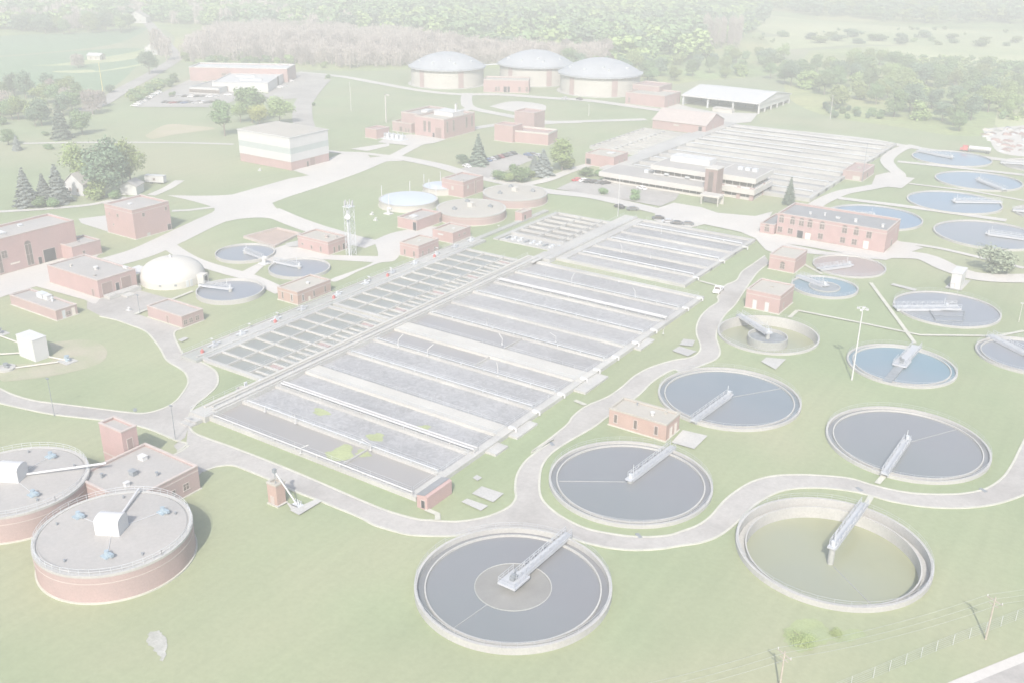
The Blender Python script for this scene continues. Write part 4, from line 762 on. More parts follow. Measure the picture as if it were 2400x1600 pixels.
# shed on the near corner of the aeration tank, sloping roof
b = BX('Y6', (1770, 1107), (1700, 1078), (1937, 985), (1770, 1040))
x, y, wl, wr, h = b; t = thing('blower_shed', 'small pink brick shed with one sloping grey roof on the near tank corner', 'shed', (x, y, 0))
hi = h; lo = h*1.02; H2 = 3.0
def gable(root, wl, wr, he, hr, along='y', over=.3, wallm='brick', roofm='roof', half=None):
    # ridge along y (or x); half = ridge position 0..1 across
    hf = .5 if half is None else half
    if along == 'y':
        pr = [(-wl, he), (-wl*(1-hf), hr), (0, he)]
        w = MB(); w.v = [(px_, yy, 0) for yy in (0, wr) for px_ in (-wl, 0)]+[(p[0], yy, p[1]) for yy in (0, wr) for p in pr]
        w.f = [(0, 1, 6, 5, 4), (3, 2, 7, 8, 9), (1, 3, 9, 6), (2, 0, 4, 7)]
        w.build('wall', wallm, root, True)
        for a, b2 in ((pr[0], pr[1]), (pr[1], pr[2])):
            sx = -1 if a is pr[0] else 1
            dx = over*sx; dz = -(pr[1][1]-he)/max(.1, abs(a[0]-b2[0]))*over
            A = (a[0]+dx, a[1]+dz) if sx < 0 else a; Bq = b2 if sx < 0 else (b2[0]+dx, b2[1]+dz)
            m = MB(); q = [(A[0], -over, A[1]), (Bq[0], -over, Bq[1]), (Bq[0], wr+over, Bq[1]), (A[0], wr+over, A[1])]
            n = len(m.v); m.v += [(p[0], p[1], p[2]+.03) for p in q]+[(p[0], p[1], p[2]+.22) for p in q]
            m.f += [(3, 2, 1, 0), (4, 5, 6, 7), (0, 1, 5, 4), (1, 2, 6, 5), (2, 3, 7, 6), (3, 0, 4, 7)]; m.build('roof', roofm, root, True)
    else:
        pr = [(0, he), (wr*hf, hr), (wr, he)]
        w = MB(); w.v = [(xx, yy, 0) for xx in (-wl, 0) for yy in (0, wr)]+[(xx, p[0], p[1]) for xx in (-wl, 0) for p in pr]
        w.f = [(1, 0, 4, 5, 6), (2, 3, 9, 8, 7), (0, 2, 7, 4), (3, 1, 6, 9)]
        w.build('wall', wallm, root, True)
        for a, b2, sy in ((pr[0], pr[1], -1), (pr[1], pr[2], 1)):
            dz = -(hr-he)/max(.1, abs(a[0]-b2[0]))*over
            A = (a[0]-over, a[1]+dz) if sy < 0 else a; Bq = b2 if sy < 0 else (b2[0]+over, b2[1]+dz)
            m = MB(); q = [(-wl-over, A[0], A[1]), (over, A[0], A[1]), (over, Bq[0], Bq[1]), (-wl-over, Bq[0], Bq[1])]
            m.v += [(p[0], p[1], p[2]+.03) for p in q]+[(p[0], p[1], p[2]+.22) for p in q]
            m.f += [(3, 2, 1, 0), (4, 5, 6, 7), (0, 1, 5, 4), (1, 2, 6, 5), (2, 3, 7, 6), (3, 0, 4, 7)]; m.build('roof', roofm, root, True)
m = MB(); lo, hi = 2.7, 3.1; m.v = [(-wl, 0, 0), (0, 0, 0), (0, wr, 0), (-wl, wr, 0), (-wl, 0, lo), (-.5, 0, hi), (0, 0, hi-.3), (0, wr, hi-.3), (-.5, wr, hi), (-wl, wr, lo)]
m.f = [(0, 1, 6, 5, 4), (1, 2, 7, 6), (2, 3, 9, 8, 7), (3, 0, 4, 9), (5, 6, 7, 8)]; m.build('wall', 'brick', t, True)
m = MB(); m.quad((-wl-.15, -.12, lo-.02), (-.5, -.12, hi+.05), (-.5, wr+.12, hi+.05), (-wl-.15, wr+.12, lo-.02)); m.quad((-wl-.15, -.12, lo-.14), (-wl-.15, -.12, lo-.02), (-wl-.15, wr+.12, lo-.02), (-wl-.15, wr+.12, lo-.14)); m.build('roof', 'roofg', t, True)
opening(t, wl, wr, 'L', .4, .3, .8, 1.6, 'ddoor')
# brick hopper with auger at the roadside
b = BX('Y6', (738, 1082), (675, 1055), (795, 1046), (735, 942))
x, y, wl, wr, h = b; t = building('hopper_house', 'small square brick hopper house with slanting auger beside the road', b, 'bricko', 'rooft', 'rooft', [('L', .5, .3, .7, 1.6, 'door', 'coping')], par=.1, cope_h=.35)
q = G('Y6', 870, 1075, 0)-Vector((x, y, 0)); tp = Vector((-wl*.4, wr*.4, h+2.6))
MB().tube(tuple(q+Vector((0, 0, .5))), tuple(tp), .16, 8).build('auger', 'white', t, True, True)
MB().box(tp.x-.3, tp.x+.3, tp.y-.3, tp.y+.3, tp.z-.3, tp.z+.5).tube((tp.x, tp.y, h), tuple(tp), .07, 6).build('auger_motor', 'machine', t, True)
m = MB()
for i in range(4): m.tube((q.x-.5+.4*i, q.y+.3*(i % 2), .1), (q.x-.7+.45*i, q.y+.5, 1.2), .08, 5)
m.box(q.x-1, q.x+1, q.y-.6, q.y+.8, .1, .35); m.build('auger_inlet', 'galv', t, True)
poly('slab', line(('Y6', (820, 1110), (880, 1090), (1010, 1030), (1040, 1050), (885, 1145))), 'conc', False)
poly('slab', line(('Y6', (670, 1055), (740, 1030), (880, 1090), (830, 1105), (800, 1060), (738, 1092))), 'conc', False)

# white open shed far right
n = G('Z3', 520, 787); h = HT(n, 'Z3', 525, 712); l = G('Z3', 0, 668, h); r = G('Z3', 740, 640, h)
d = (l-n); ang = math.atan2(-d.y, -d.x); wl = Vector((d.x, d.y)).length; e = Vector((-math.sin(ang), math.cos(ang))); wr = 47.0; ang = R(-2); wl = 48.0
t = thing('open_shed', 'broad white open fronted shed far off beside the dense trees', 'shed', (n.x, n.y, 0), ang)
m = MB()
hr = h+max(3.0, wr*.07)
for x0, x1, z0, z1, yy in ((-wl-1, .8, h, hr, 0),):
    q = [(x0, -.8, h), (x1, -.8, h), (x1, wr/2, hr), (x0, wr/2, hr), (x1, wr+.8, h), (x0, wr+.8, h)]
    m.quad(q[0], q[1], q[2], q[3]); m.quad(q[3], q[2], q[4], q[5])
m.box(-wl-1, .8, -.8, -.7, h-.8, h); m.box(.7, .8, -.7, wr+.8, h-.8, h)
m.build('roof', 'white', t, True)
m = MB(); m.quad((.02, 0, h*.38), (.02, wr, h*.38), (.02, wr, h), (.02, wr/2, hr-.1), (.02, 0, h)); m.box(-wl, 0, wr-.2, wr, 0, h-.9); m.box(-wl-.2, -wl, 0, wr, 0, h-.9); m.build('wall_panel', 'white', t, True)
for i in range(6): m = MB(); yy = wr*i/5; m.box(-.3, .3, max(0, yy-.6), min(wr, yy+.6), 0, h*.38); m.build('pier', 'white', t, True)
for i in range(4): m = MB(); xx = -wl*i/3; m.box(xx-.5, xx+.5, .1, .9, 0, h-.8); m.build('post', 'white' if i in (0, 1) else 'galv', t, True)
for i in range(7): MB().box(-wl*.9+i*wl*.12, -wl*.9+i*wl*.12+5, wr*.35, wr*.6, 0, 2+1.5*(i % 3)).build('stored_pile', 'concd' if i % 2 else 'machine', t, True)
o = MB().box(-6, 6, -2, 2, 0, 2.2).box(-5.5, 5.5, -2.3, 2.3, 2.2, 2.6).build('container', 'cream'); p = G('Z3', 280, 775); o.location = p; o.rotation_euler.z = ang; tag(o, 'pale container lying in front of the white open shed', 'container')

# gabled brick house at the far tank
n = G('Z3', 155, 932); r = G('Z3', 235, 878); h = HT(n, 'Z3', 155, 870)
l = G('Z2', 2100, 900)
wl = n.x-l.x if n.x-l.x > 10 else 30; wr = max(8, r.y-n.y)
t = thing('grit_building', 'brick building with a gabled end at the corner of the farthest aeration tank', 'building', (n.x, n.y, 0))
gable(t, wl, wr, h, h+4.5, 'x', .4, 'brick', 'coping'); opening(t, wl, wr, 'R', .4, h*.4, 1.2, 2); opening(t, wl, wr, 'L', .1, .5, 1.8, 3.4, 'ddoor')
opening(t, wl, wr, 'L', .55, h*.6, 3, .8, 'door', 'cream')
# brick buildings of the upper middle
def bxa(z, N, L, T, dep):                    # front run only, own bearing
    n = G(z, *N); l = G(z, *L); h = HT(n, z, *T); d = (l-n).xy
    return (n.x, n.y, d.length, dep, h), math.atan2(-d.y, -d.x)
b, a = bxa('Z2', (1290, 645), (980, 638), (1290, 562), 16)
building('control_house', 'low brick building wedged between the cream domed digesters', b, 'brick', 'rooft', 'coping', [('L', .2, 1, 1.5, 3), ('L', .44, .3, 1.4, 3.6, 'ddoor'), ('L', .52, .3, 2, 3.6, 'ddoor'), ('L', .66, 1, 1.4, 2.8), ('L', .72, 1, 1.4, 2.8), ('L', .04, 1, 1.5, 3)], par=.3, rz=a, cope_h=.6)
b = BX('Z2', (710, 962), (495, 935), (912, 905), (705, 832))
building('power_house', 'large brick building with tall dark windows and a white roof unit, domes behind it', b, 'brick', 'rooft', 'coping', [('L', .2, .3, 3.6, 5, 'gar', 'brickdark'), ('L', .36, .3, 1.2, 2.2, 'ddoor'), ('L', .5, 2.5, 1.6, 5.5), ('L', .66, 2.5, 1.6, 5.5)]+[('R', f, 3, 1.5, 5.5) for f in (.1, .3, .72, .9)], [(.5, .62, 12, 9, 2.2, 'white'), (.25, .62, .9, .9, 6, 'white')], par=.5, cope_h=.6)
b2 = (b[0]-b[2], b[1]+4, b[2]*.65, b[3]*.9, b[4]*1.0)
building('power_house_wing', 'taller rear brick wing at the left of the building with tall dark windows', b2, 'brickp', 'roof', 'coping', [], [(.4, .5, 4, 4, 1, 'white')], par=.5, cope_h=.6)
b3 = BX('Z2', (500, 925), (328, 915), (560, 880), (490, 862))
building('power_house_annex', 'low brick annex at the front left of the tall windowed building', (b3[0]-1.5, b3[1], b3[2], b3[3], b3[4]), 'brickp', 'rooft', 'coping', [('L', .55, .5, 1.8, 2.4), ('L', .3, .5, 1.2, 2), ('L', .15, .5, 1.2, 2)], par=.4, cope_h=.5)
o = MB().box(-.3, .3, -.3, .3, 0, 15).box(-.5, 2.6, -.3, .3, 14.4, 15).build('vent_stack', 'cream'); o.location = G('Z2', 310, 845); tag(o, 'slim pale vent stack at the left of the brick power house', 'stack')
b = BX('Z2', (245, 962), (142, 955), (262, 930), (240, 898))
building('transformer_house', 'small reddish brick cube left of the brick power house', b, 'brick', 'brickp', 'coping', [], par=.4)
m = MB()
for i in range(5):
    m.box(-6+3*i, -4.2+3*i, -1.2, 1.2, 0, 2.4).tube((-5.2+3*i, 0, 2.4), (-5.2+3*i, 0, 3.4), .2, 6)
m.box(-9, 9, -4, 3, 0, .3); o = m.build('substation', 'galv'); o.location = G('Z2', 350, 955); tag(o, 'grey row of transformer boxes on a pad beside the brick cube', 'substation')
b, a = bxa('Z2', (1425, 1006), (1185, 982), (1425, 932), 12)
building('workshop', 'long low brick wing with pale roof edge behind the mixed trees', b, 'brick', 'brickp', 'cream', [], par=.3, rz=a, cope_h=.8)
b = BX('Z2', (1180, 988), (1035, 975), (1190, 960), (1150, 875))
building('workshop_tower', 'tall blank brick block at the left end of the long low brick wing', (b[0], b[1], b[2], max(6, b[3]), b[4]), 'brick', 'brickp', 'coping', [], par=.4)
p = G('Z2', 1230, 960); building('workshop_tower', 'square brick turret rising behind the long low brick wing', (p.x+2, p.y+10, 12, 10, 11.5), 'brickp', 'brickp', 'coping', [], par=.4)
b = BX('Z3', (195, 745), (0, 700), (330, 720), (190, 690)) if 0 else BX('Z2', (2225, 748), (2050, 690), (2340, 715), (2220, 668))
building('control_house', 'brick hut with paired dark windows beside the white open shed', b, 'brick', 'rooft', 'coping', [('L', .9, 1, 1.4, 3), ('R', .25, 1, 1.2, 2.6), ('R', .55, 1, 1.2, 2.6), ('R', .8, 1, 1.2, 2.6)], par=.4, cope_h=.5)
building('control_house', 'taller plain brick block just behind the hut with paired windows', (b[0]-b[2]*.45, b[1]+b[3]*.75, b[2]*.7, b[3]*.8, b[4]*1.35), 'brickp', 'brickp', 'coping', [], par=.4, cope_h=.5)

# office building
b = BX('F', (1727, 462), (1645, 448), (1771, 441), (1723, 410)); x, y, wl, wr, h = b
def office(name, label, x, y, wl, wr, h, floors, over=1.0, group=None):
    t = thing(name, label, 'office building', (x, y, 0)); fh = h/floors
    MB().box(-wl+.8, -.8, .8, wr-.8, 0, h-.3).build('glass_wall', 'glass', t, True)
    for i in range(floors):
        z1 = h if i == floors-1 else fh*(i+1)
        z0 = z1-fh*.45
        MB().box(-wl-over, over, -over, wr+over, z0, z1).build('fascia', 'fasc', t, True)
        for k in range(int(wl/3)): MB().box(-wl+3*k+.2, -wl+3*k+.5, .5, .82, fh*i, z0).build('mullion', 'cream', t, True)
        for k in range(int(wr/3)): MB().box(-.82, -.5, 3*k+.2, 3*k+.5, fh*i, z0).build('mullion', 'cream', t, True)
        if i == 0: MB().box(-wl, 0, 0, wr, 0, fh*.22).build('dado', 'cream', t, True)
        else: MB().box(-wl, 0, 0, wr, fh*i, fh*i+.5).build('dado', 'white', t, True)
    MB().box(-wl-over+.6, over-.6, -over+.6, wr+over-.6, h, h+.06).build('roof', 'roof', t, True)
    for k in range(3): MB().box(-wl*(.25+.2*k)-1, -wl*(.25+.2*k)+1, wr*.6-1, wr*.6+1, h+.06, h+1.2).build('roof_unit', 'galv', t, True)
    return t, fh
t, fh = office('office_building', 'right wing of the white office, two storeys beside a brown stair tower', x, y, wl, wr, h, 2)
for (xx, yy) in ((0, 0), (-wl*.35, 0), (-wl*.8, 0), (0, wr*.6)): MB().box(xx-1.2, xx+.3, yy-.3, yy+1.2, 0, h*.55).build('pier', 'brickp', t, True)
p = G('F', 1642, 463); hp_ = HT(p, 'F', 1640, 392); pl = G('F', 1618, 458)
t = thing('stair_tower', 'brown stair tower between the two white office wings', 'tower', (p.x, p.y, 0)); w_ = max(5, p.x-pl.x)
MB().box(-w_, 0, 0, 6, 0, hp_).build('wall', 'brickdark', t, True); MB().box(-w_-.2, .2, -.2, 6.2, hp_, hp_+.4).build('coping', 'cream', t, True); MB().box(-w_*.7, -w_*.3, -.08, 0, 3, hp_-1).build('window', 'glass', t, True)
b = BX('F', (1618, 455), (1396, 412), (1640, 440), (1618, 431)); 
t, _ = office('office_building', 'long left wing of the white office with dark window band under a broad fascia', b[0], b[1], b[2], 15, b[4], 1, 1.2)
t, _ = office('office_building', 'set back upper storey of the white office left of the brown tower', b[0]-1, b[1]+8, b[2]*.56, 20, b[4]*1.95, 2, .9)
MB().box(-b[2]*.5, -b[2]*.12, 10, 17, b[4]*1.95+.06, b[4]*1.95+2.4).build('penthouse', 'white', t, True)
o = MB().box(-8, 0, 0, 5, 3.2, 3.9).box(-7.6, -7.2, .3, .7, 0, 3.2).box(-.8, -.4, .3, .7, 0, 3.2).box(-8, 0, 4.6, 5, 0, 3.2).build('entrance_canopy', 'cream'); o.location = G('F', 1650, 476); tag(o, 'flat pale entrance canopy in front of the brown stair tower', 'canopy')

# industrial building at the upper left
n = G('Z1', 1985, 572); l = G('Z1', 1325, 555); h = HT(n, 'Z1', 1985, 478); d = (l-n).xy; a = math.atan2(-d.y, -d.x)
building('industrial_building', 'long pink walled industrial building with white roof before the bare grey wood', (n.x, n.y, 66, 22, h), 'brick', 'white', 'white', [('L', .35+.06*i, h*.45, 3, 1.6) for i in range(6)], par=.3, rz=R(31), cope_h=.5)
n = G('Z1', 1850, 640); l = G('Z1', 1540, 600); h = HT(n, 'Z1', 1850, 575); d = (l-n).xy
building('industrial_wing', 'white walled wing in front of the long pink industrial building', (n.x, n.y, 35, 45, h), 'white', 'white', 'white', [('L', .5, .3, 3, 4, 'gar', 'galv'), ('L', .75, .5, 2, 3), ('L', .9, .5, 2, 3), ('R', .6, .2, 4, 6, 'gar', 'dark')], [(.4, .3, 14, 2, 1, 'galv'), (.6, .6, 12, 2, 1, 'galv')], par=.3, rz=R(33))
n = G('Z1', 1510, 655); l = G('Z1', 1310, 645); h = HT(n, 'Z1', 1510, 612); d = (l-n).xy
building('industrial_office', 'low grey office block facing the busy car park at upper left', (n.x, n.y, d.length, 28, h), 'white', 'roof', 'galv', [('L', .06+.11*i, .8, 3, h*.5) for i in range(9)], par=.3, rz=math.atan2(-d.y, -d.x))

# houses, trailer, farm buildings
def house(label, z, N, w, dp, he, hr, a, roofm='white', wallm='white', along='y', name='house', cat='house', group=None, win=True):
    p = G(z, *N); t = thing(name, label, cat, (p.x, p.y, 0), a, group); gable(t, w, dp, he, hr, along, .4, wallm, roofm)
    if win: opening(t, w, dp, 'L', .3, he*.35, .9, 1.2); opening(t, w, dp, 'L', .7, he*.35, .9, 1.2); opening(t, w, dp, 'R', .5, .1, 1, 2.1, 'ddoor')
    return t
house('white gabled farmhouse half hidden among the spruces at left', 'Z4', (580, 472), 9, 11, 4.6, 8.4, R(14), 'roof')
house('small white gabled shed behind the tall square brick building', 'Z4', (945, 466), 6.5, 7, 3.4, 5.2, R(30), 'roof', name='shed', cat='shed', win=False)
p = G('Z4', 1130, 390); t = thing('site_trailer', 'white flat trailer parked on the lawn behind the white shed', 'trailer', (p.x, p.y, 0), R(25))
MB().box(-8.2, 0, 0, 2.6, .6, 3.2).build('body', 'white', t, True); MB().box(-8.3, .1, -.1, 2.7, 3.2, 3.35).build('roof', 'white', t, True); opening(t, 8.2, 2.6, 'L', .5, 1.5, .9, .9); MB().box(-6, -5, .1, .4, 0, .6).box(-2.4, -1.4, .1, .4, 0, .6).build('wheel', 'dark', t, True)
house('white barn with steep roof by the road at the top left', 'Z1', (1085, 380), 11, 14, 5, 8.5, R(20), 'white', name='barn', cat='barn')
house('low white farm shed beside a dark bush in the green field', 'Z1', (690, 418), 11, 7, 3.2, 4.8, R(20), 'white', 'cream', name='barn', cat='barn', along='x')
far = [('Z1', 225, 40), ('Z1', 370, 60), ('Z1', 600, 25), ('Z1', 720, 85), ('Z1', 975, 40), ('Z1', 1010, 150), ('Z1', 1420, 25), ('Z2', 240, 35), ('Z2', 230, 85), ('Z2', 430, 35), ('Z2', 500, 65), ('Z2', 610, 45), ('Z2', 700, 80), ('Z2', 905, 45), ('Z2', 930, 120), ('Z2', 1050, 25), ('Z2', 1610, 110), ('Z2', 1230, 60), ('Z1', 100, 75)]
for i, (z, x, y) in enumerate(far):
    house('small pale suburban house showing between the treetops at the top edge', z, (x, y+14), 13+4*(i % 3), 9, 6, 10+2*(i % 2), R(20+37*i % 90), 'roof' if i % 3 else 'white', 'white' if i % 2 else 'cream', group='houses among the trees on the horizon')

# ------------------------------------------------------------------ mast, poles, lamps
p = G('Y2', 1245, 288); h = HT(p, 'Z5', 60, 522)
t = thing('lattice_mast', 'grey lattice mast with antennas beside the brick control house', 'mast', (p.x, p.y, 0))
m = MB(); w = 1.15
cs = [(-w, -w), (w, -w), (w, w), (-w, w)]
for x, y in cs: m.tube((x, y, 0), (x, y, h-1), .08, 6)
k = int(h/1.8)
for i in range(k):
    z0 = i*(h-1)/k; z1 = (i+1)*(h-1)/k
    for j in range(4): a, b = cs[j], cs[(j+1) % 4]; m.tube((*a, z0), (*b, z1), .035, 4); m.tube((*b, z0), (*a, z1), .035, 4); m.tube((*a, z1), (*b, z1), .035, 4)
m.build('lattice', 'galv', t, True)
MB().box(-1.45, 1.45, -1.45, 1.45, h-1, h-.85).build('platform', 'galv', t, True)
for i in range(6):
    a = i*math.pi/3; x, y = 1.35*math.cos(a), 1.35*math.sin(a); MB().box(x-.13, x+.13, y-.13, y+.13, h-1.0, h+1.0).build('antenna', 'pipew', t, True)
MB().tube((1.2, -1.9, h-3.6), (1.6, -2.5, h-3.6), .9, 14).build('dish', 'white', t, True)
MB().box(-.3, .3, -w+.2, -w+.35, 0, h-2).build('cable_ladder', 'galv', t, True)

def wood_pole(label, z, b, tp):
    p = G(z, *b); h = HT(p, z, *tp); t = thing('utility_pole', label, 'utility pole', (p.x, p.y, 0))
    MB().tube((0, 0, 0), (0, 0, h), .16, 8, .11).build('pole', 'wood', t, True); MB().bar((-1.2, .6, h-.5), (1.2, -.6, h-.5), .12, .14).bar((-.7, .35, h-1.3), (.7, -.35, h-1.3), .1, .12).build('crossarm', 'wood', t, True)
    for s in (-1, 0, 1): MB().tube((1.1*s, -.55*s, h-.5), (1.1*s, -.55*s, h-.2), .07, 6).build('insulator', 'white', t, True)
    return Vector((p.x, p.y, h-.25))
w1 = wood_pole('wooden utility pole with crossarm near the road at the lower right', 'Y8', (1590, 1337), (1637, 1118))
w0 = wood_pole('wooden utility pole rising from the bottom edge beside the yellow green shrub', 'Y8', (508, 1600), (520, 1400))
dw = w1-w0; dw.z = 0
wm_ = MB()
for s in (-1, 0, 1):
    for a, b in ((w0, w1), (w0-dw, w0), (w1, w1+dw)):
        pts = [a.lerp(b, i/10)+Vector((1.1*s, -.55*s, -1.0*4*(i/10)*(1-i/10))) for i in range(11)]; wm_.path([tuple(q) for q in pts], .014, 3)
o = wm_.build('power_line', 'galv'); tag(o, 'thin sagging power wires between the wooden poles at the lower right', 'power line')
def lamp(label, z, b, tp, mat='galv', r=.09, head=1, grp=None, name='lamp_post'):
    p = G(z, *b); h = HT(p, z, *tp); t = thing(name, label, 'lamp post', (p.x, p.y, 0), 0, grp)
    MB().tube((0, 0, 0), (0, 0, h), r, 8, r*.7).build('pole', mat, t, True)
    if head == 1: MB().box(-.5, .3, -.2, .2, h, h+.18).build('lamp_head', 'machine' if mat == 'machine' else 'white', t, True)
    if head == 2:
        MB().ring(0, 0, .95, 1.05, h-.1, h, 20).build('light_ring', 'white', t, True)
        for i in range(4): a = i*math.pi/2; MB().box(math.cos(a)*1.0-.3, math.cos(a)*1.0+.3, math.sin(a)-.3, math.sin(a)+.3, h-.35, h).build('floodlight', 'white', t, True)
    return t
lamp('dark lamp post at the outer kerb in front of the left lawn', 'Y1', (375, 982), (335, 728), 'machine')
lamp('dark lamp post at the road fork below the left lawn', 'Y1', (1210, 1147), (1180, 915), 'machine')
lamp('tall white floodlight mast with a ring of lamps beside the blue tank', 'Y4', (1165, 852), (1238, 360), 'white', .19, 2, name='floodlight_mast')
lamp('tall white lamp post in front of the office car park', 'Z5', (1905, 612), (1915, 335), 'white', .14)
lamp('pale lamp post on the right lawn beside the lavender grey tank', 'Y4', (2315, 455), (2345, 330), 'cream', .1)
lamp('tall thin pole in front of the pump house at the far tank', 'Z6', (1235, 375), (1275, 110), 'machine', .12)
lamp('pale lamp post on the far lawn left of the domes', 'Z2', (68, 765), (58, 570), 'cream', .2)
lamp('white lamp post before the dense trees at right', 'Z3', (1015, 825), (1028, 660), 'cream', .22)
lamp('pale yellow pole in the crop field at the top left', 'Z1', (710, 640), (672, 430), 'yellow', .25)
lamp('pale lamp post between the domes and the brick wing', 'Z2', (1705, 800), (1705, 725), 'cream', .2)
lamp('dark lamp post in front of the white dome', 'Y1', (965, 285), (950, 155), 'machine', .08)
def light_arm(i, z, b, tp, lab):
    p = G(z, *b, DZ); h = min(4.2, max(2.2, HT(Vector((p.x, p.y, DZ)), z, *tp)-DZ)); d = G(z, *tp, DZ+h)-p; d.z = 0; d = d*min(1, 1.8/max(.1, d.length))
    t = thing('davit_lamp', lab, 'lamp post', (p.x, p.y, DZ), 0, 'bent white lamp arms on the tank walls')
    MB().path([(0, 0, 0), (0, 0, h*.55), (d.x, d.y, h)], .075, 6).build('arm', 'white', t, True); MB().box(-.18, .18, -.18, .18, 0, .2).build('base', 'white', t, True)
for i, (z, b, tp) in enumerate((('Y6', (895, 712), (955, 652)), ('Y6', (1378, 690), (1312, 610)), ('Y6', (860, 505), (855, 440)), ('Y6', (650, 425), (645, 405)), ('Y2', (1570, 920), (1602, 832)), ('Y2', (1770, 980), (1812, 900)), ('Y2', (2285, 905), (2262, 830)), ('Y2', (2180, 775), (2180, 725)), ('Y6', (2255, 180), (2245, 85)), ('Y3', (520, 485), (498, 415)), ('Y3', (890, 475), (850, 410)), ('Y3', (415, 360), (425, 320)), ('Y3', (1000, 72), (1018, 0)), ('Y3', (1435, 165), (1420, 100)), ('Y3', (1325, 65), (1325, 30)), ('Y3', (820, 30), (818, 0)), ('Y3', (1630, 420), (1638, 380)), ('Z5', (1930, 860), (1925, 800)), ('Z5', (2130, 900), (2130, 860)), ('Z5', (2205, 730), (2205, 670)))):
    light_arm(i, z, b, tp, 'bent white lamp arm standing on a wall between foaming channels')
for i, (z, x, y, tx, ty) in enumerate((('Y1', 1465, 500, 1465, 455), ('Y1', 1725, 400, 1722, 352), ('Y1', 1915, 320, 1912, 278), ('Y2', 1370, 480, 1372, 440), ('Y2', 1520, 420, 1520, 380), ('Z5', 195, 1080, 197, 1030), ('Z5', 345, 1020, 345, 970), ('Z5', 662, 900, 668, 830), ('Z5', 1085, 720, 1088, 675))):
    lamp('short pale lamp post along the grey channel strip', z, (x, y), (tx, ty), 'cream', .07, 1, 'short lamps along the channel strip')
vb = [('Y3', 620, 1080), ('Y3', 790, 968), ('Y3', 975, 852), ('Y3', 1125, 742), ('Y3', 1220, 682), ('Y3', 1365, 597), ('Y3', 1492, 497), ('Y3', 1622, 412), ('Y3', 1880, 268), ('Y3', 1960, 195), ('Z6', 430, 825), ('Z6', 270, 920), ('Z6', 90, 1035)]
for i, (z, x, y) in enumerate(vb):
    p = G(z, x, y, .9); t = thing('valve_cabinet', 'small white valve cabinet at the right hand end of a channel wall', 'cabinet', (min(p.x, 57), p.y, .9), 0, 'white cabinets along the channel ends')
    MB().box(-.9, .4, -.35, .35, 0, .5).build('body', 'white', t, True); MB().tube((.4, 0, .25), (.9, 0, .25), .22, 8).tube((.9, 0, .35), (.9, 0, -.5), .22, 8).build('elbow_pipe', 'white', t, True)
# white chest, pipes and wells on the left lawn
b = BX('Y1', (248, 612), (172, 555), (335, 575), (240, 468)); x, y, wl, wr, h = b; t = thing('valve_house', 'plain white box shaped housing with pipes on the bare earth at left', 'housing', (x, y, 0))
MB().box(-wl, 0, 0, wr, 0, h).build('body', 'white', t, True); MB().box(-wl-.08, .08, -.08, wr+.08, h, h+.12).build('lid', 'white', t, True)
for a, c in (((178, 545), (-60, 560)), ((175, 495), (-60, 410)), ((340, 575), (470, 600)), ((105, 650), (400, 610))):
    p, q = G('Y1', *a, .4), G('Y1', *c, .4); MB().tube((p.x-x, p.y-y, .4), (q.x-x, q.y-y, .4), .2, 8).build('pipe', 'cream', t, True, True)
for i, (px_, py_, l) in enumerate(((465, 608, 'blue valve on a pale square slab right of the white housing'), (45, 660, 'round grey well head with a valve at the left edge'), (0, 420, 'machinery cluster at the very left beside the white housing'))):
    p = G('Y1', px_, py_); t = thing('well_head', l, 'valve', (p.x, p.y, 0))
    if i == 1: MB().lathe(0, 0, [(2.1, 0), (2.1, .6), (1.5, .7), (1.5, .55)], 28).build('collar', 'conc', t, True)
    else: MB().box(-2, 2, -1.6, 1.6, 0, .25).build('slab', 'conc', t, True)
    MB().tube((0, 0, .2), (0, 0, 1.3), .45, 10).tube((-1, 0, .8), (1, 0, .8), .25, 8).tube((0, 0, 1.3), (0, 0, 1.6), .6, 10).build('valve', 'bluem' if i == 0 else 'machine', t, True)
# cabinet and concrete planter-like wells near the gallery end
for i, (px_, py_, r_, l) in enumerate(((490, 283, 1.15, 'round pale concrete well beside the near end of the gallery'), (590, 265, .9, 'smaller concrete well tucked against the gallery end'))):
    p = G('Y6', px_, py_); t = thing('concrete_well', l, 'well', (p.x, p.y, 0)); MB().lathe(0, 0, [(r_, 0), (r_, .9), (r_-.25, .9), (r_-.25, .5)], 24).build('collar', 'conc', t, True); MB().box(-.3+r_*.2, .3, .9, 1.6, 0, 1.9).build('panel', 'galv', t, True)
p = G('Y4', 1905, 240); t = thing('switch_cabinet', 'white switchgear cabinet on a slab below the lone round tree', 'cabinet', (p.x, p.y, 0)); b = BX('Y4', (1908, 240), (1850, 215), (1960, 185), (1905, 130))
MB().box(-b[2], 0, 0, min(b[3], 7), 0, b[4]).build('body', 'white', t, True); MB().box(-b[2]-.2, .2, -.2, min(b[3], 7)+.2, b[4], b[4]+.25).build('roof', 'white', t, True); opening(t, b[2], 5, 'L', .75, .2, 1.0, 1.6, 'ddoor', 'galv')
for i, (z, x, y, l) in enumerate((('Z5', 210, 600, 'small white vent left of the pale blue covered tank lawn'), ('Z5', 325, 595, 'white pipe cluster on the lawn below the blue covered tank'), ('Z5', 235, 640, 'tiny white cover lying on the lawn behind the mast'), ('Z4', 1790, 297, 'flat white bench like slab below the white metal building'), ('Y1', 888, 262, 'small white bollard like hydrant by the dock yard'), ('Y2', 645, 350, 'white pump frame between the twin small tanks'))):
    p = G(z, x, y); t = thing('vent_pipe', l, 'vent', (p.x, p.y, 0)); sc = 2.2 if i in (1, 5) else 1
    MB().box(-.7*sc, .7*sc, -.5*sc, .5*sc, 0, .35).build('base', 'white', t, True); MB().tube((0, 0, .3), (0, 0, 1.1*sc), .28*sc, 8).tube((0, 0, 1.0*sc), (.7*sc, 0, 1.0*sc), .22*sc, 8).build('pipe', 'white', t, True)
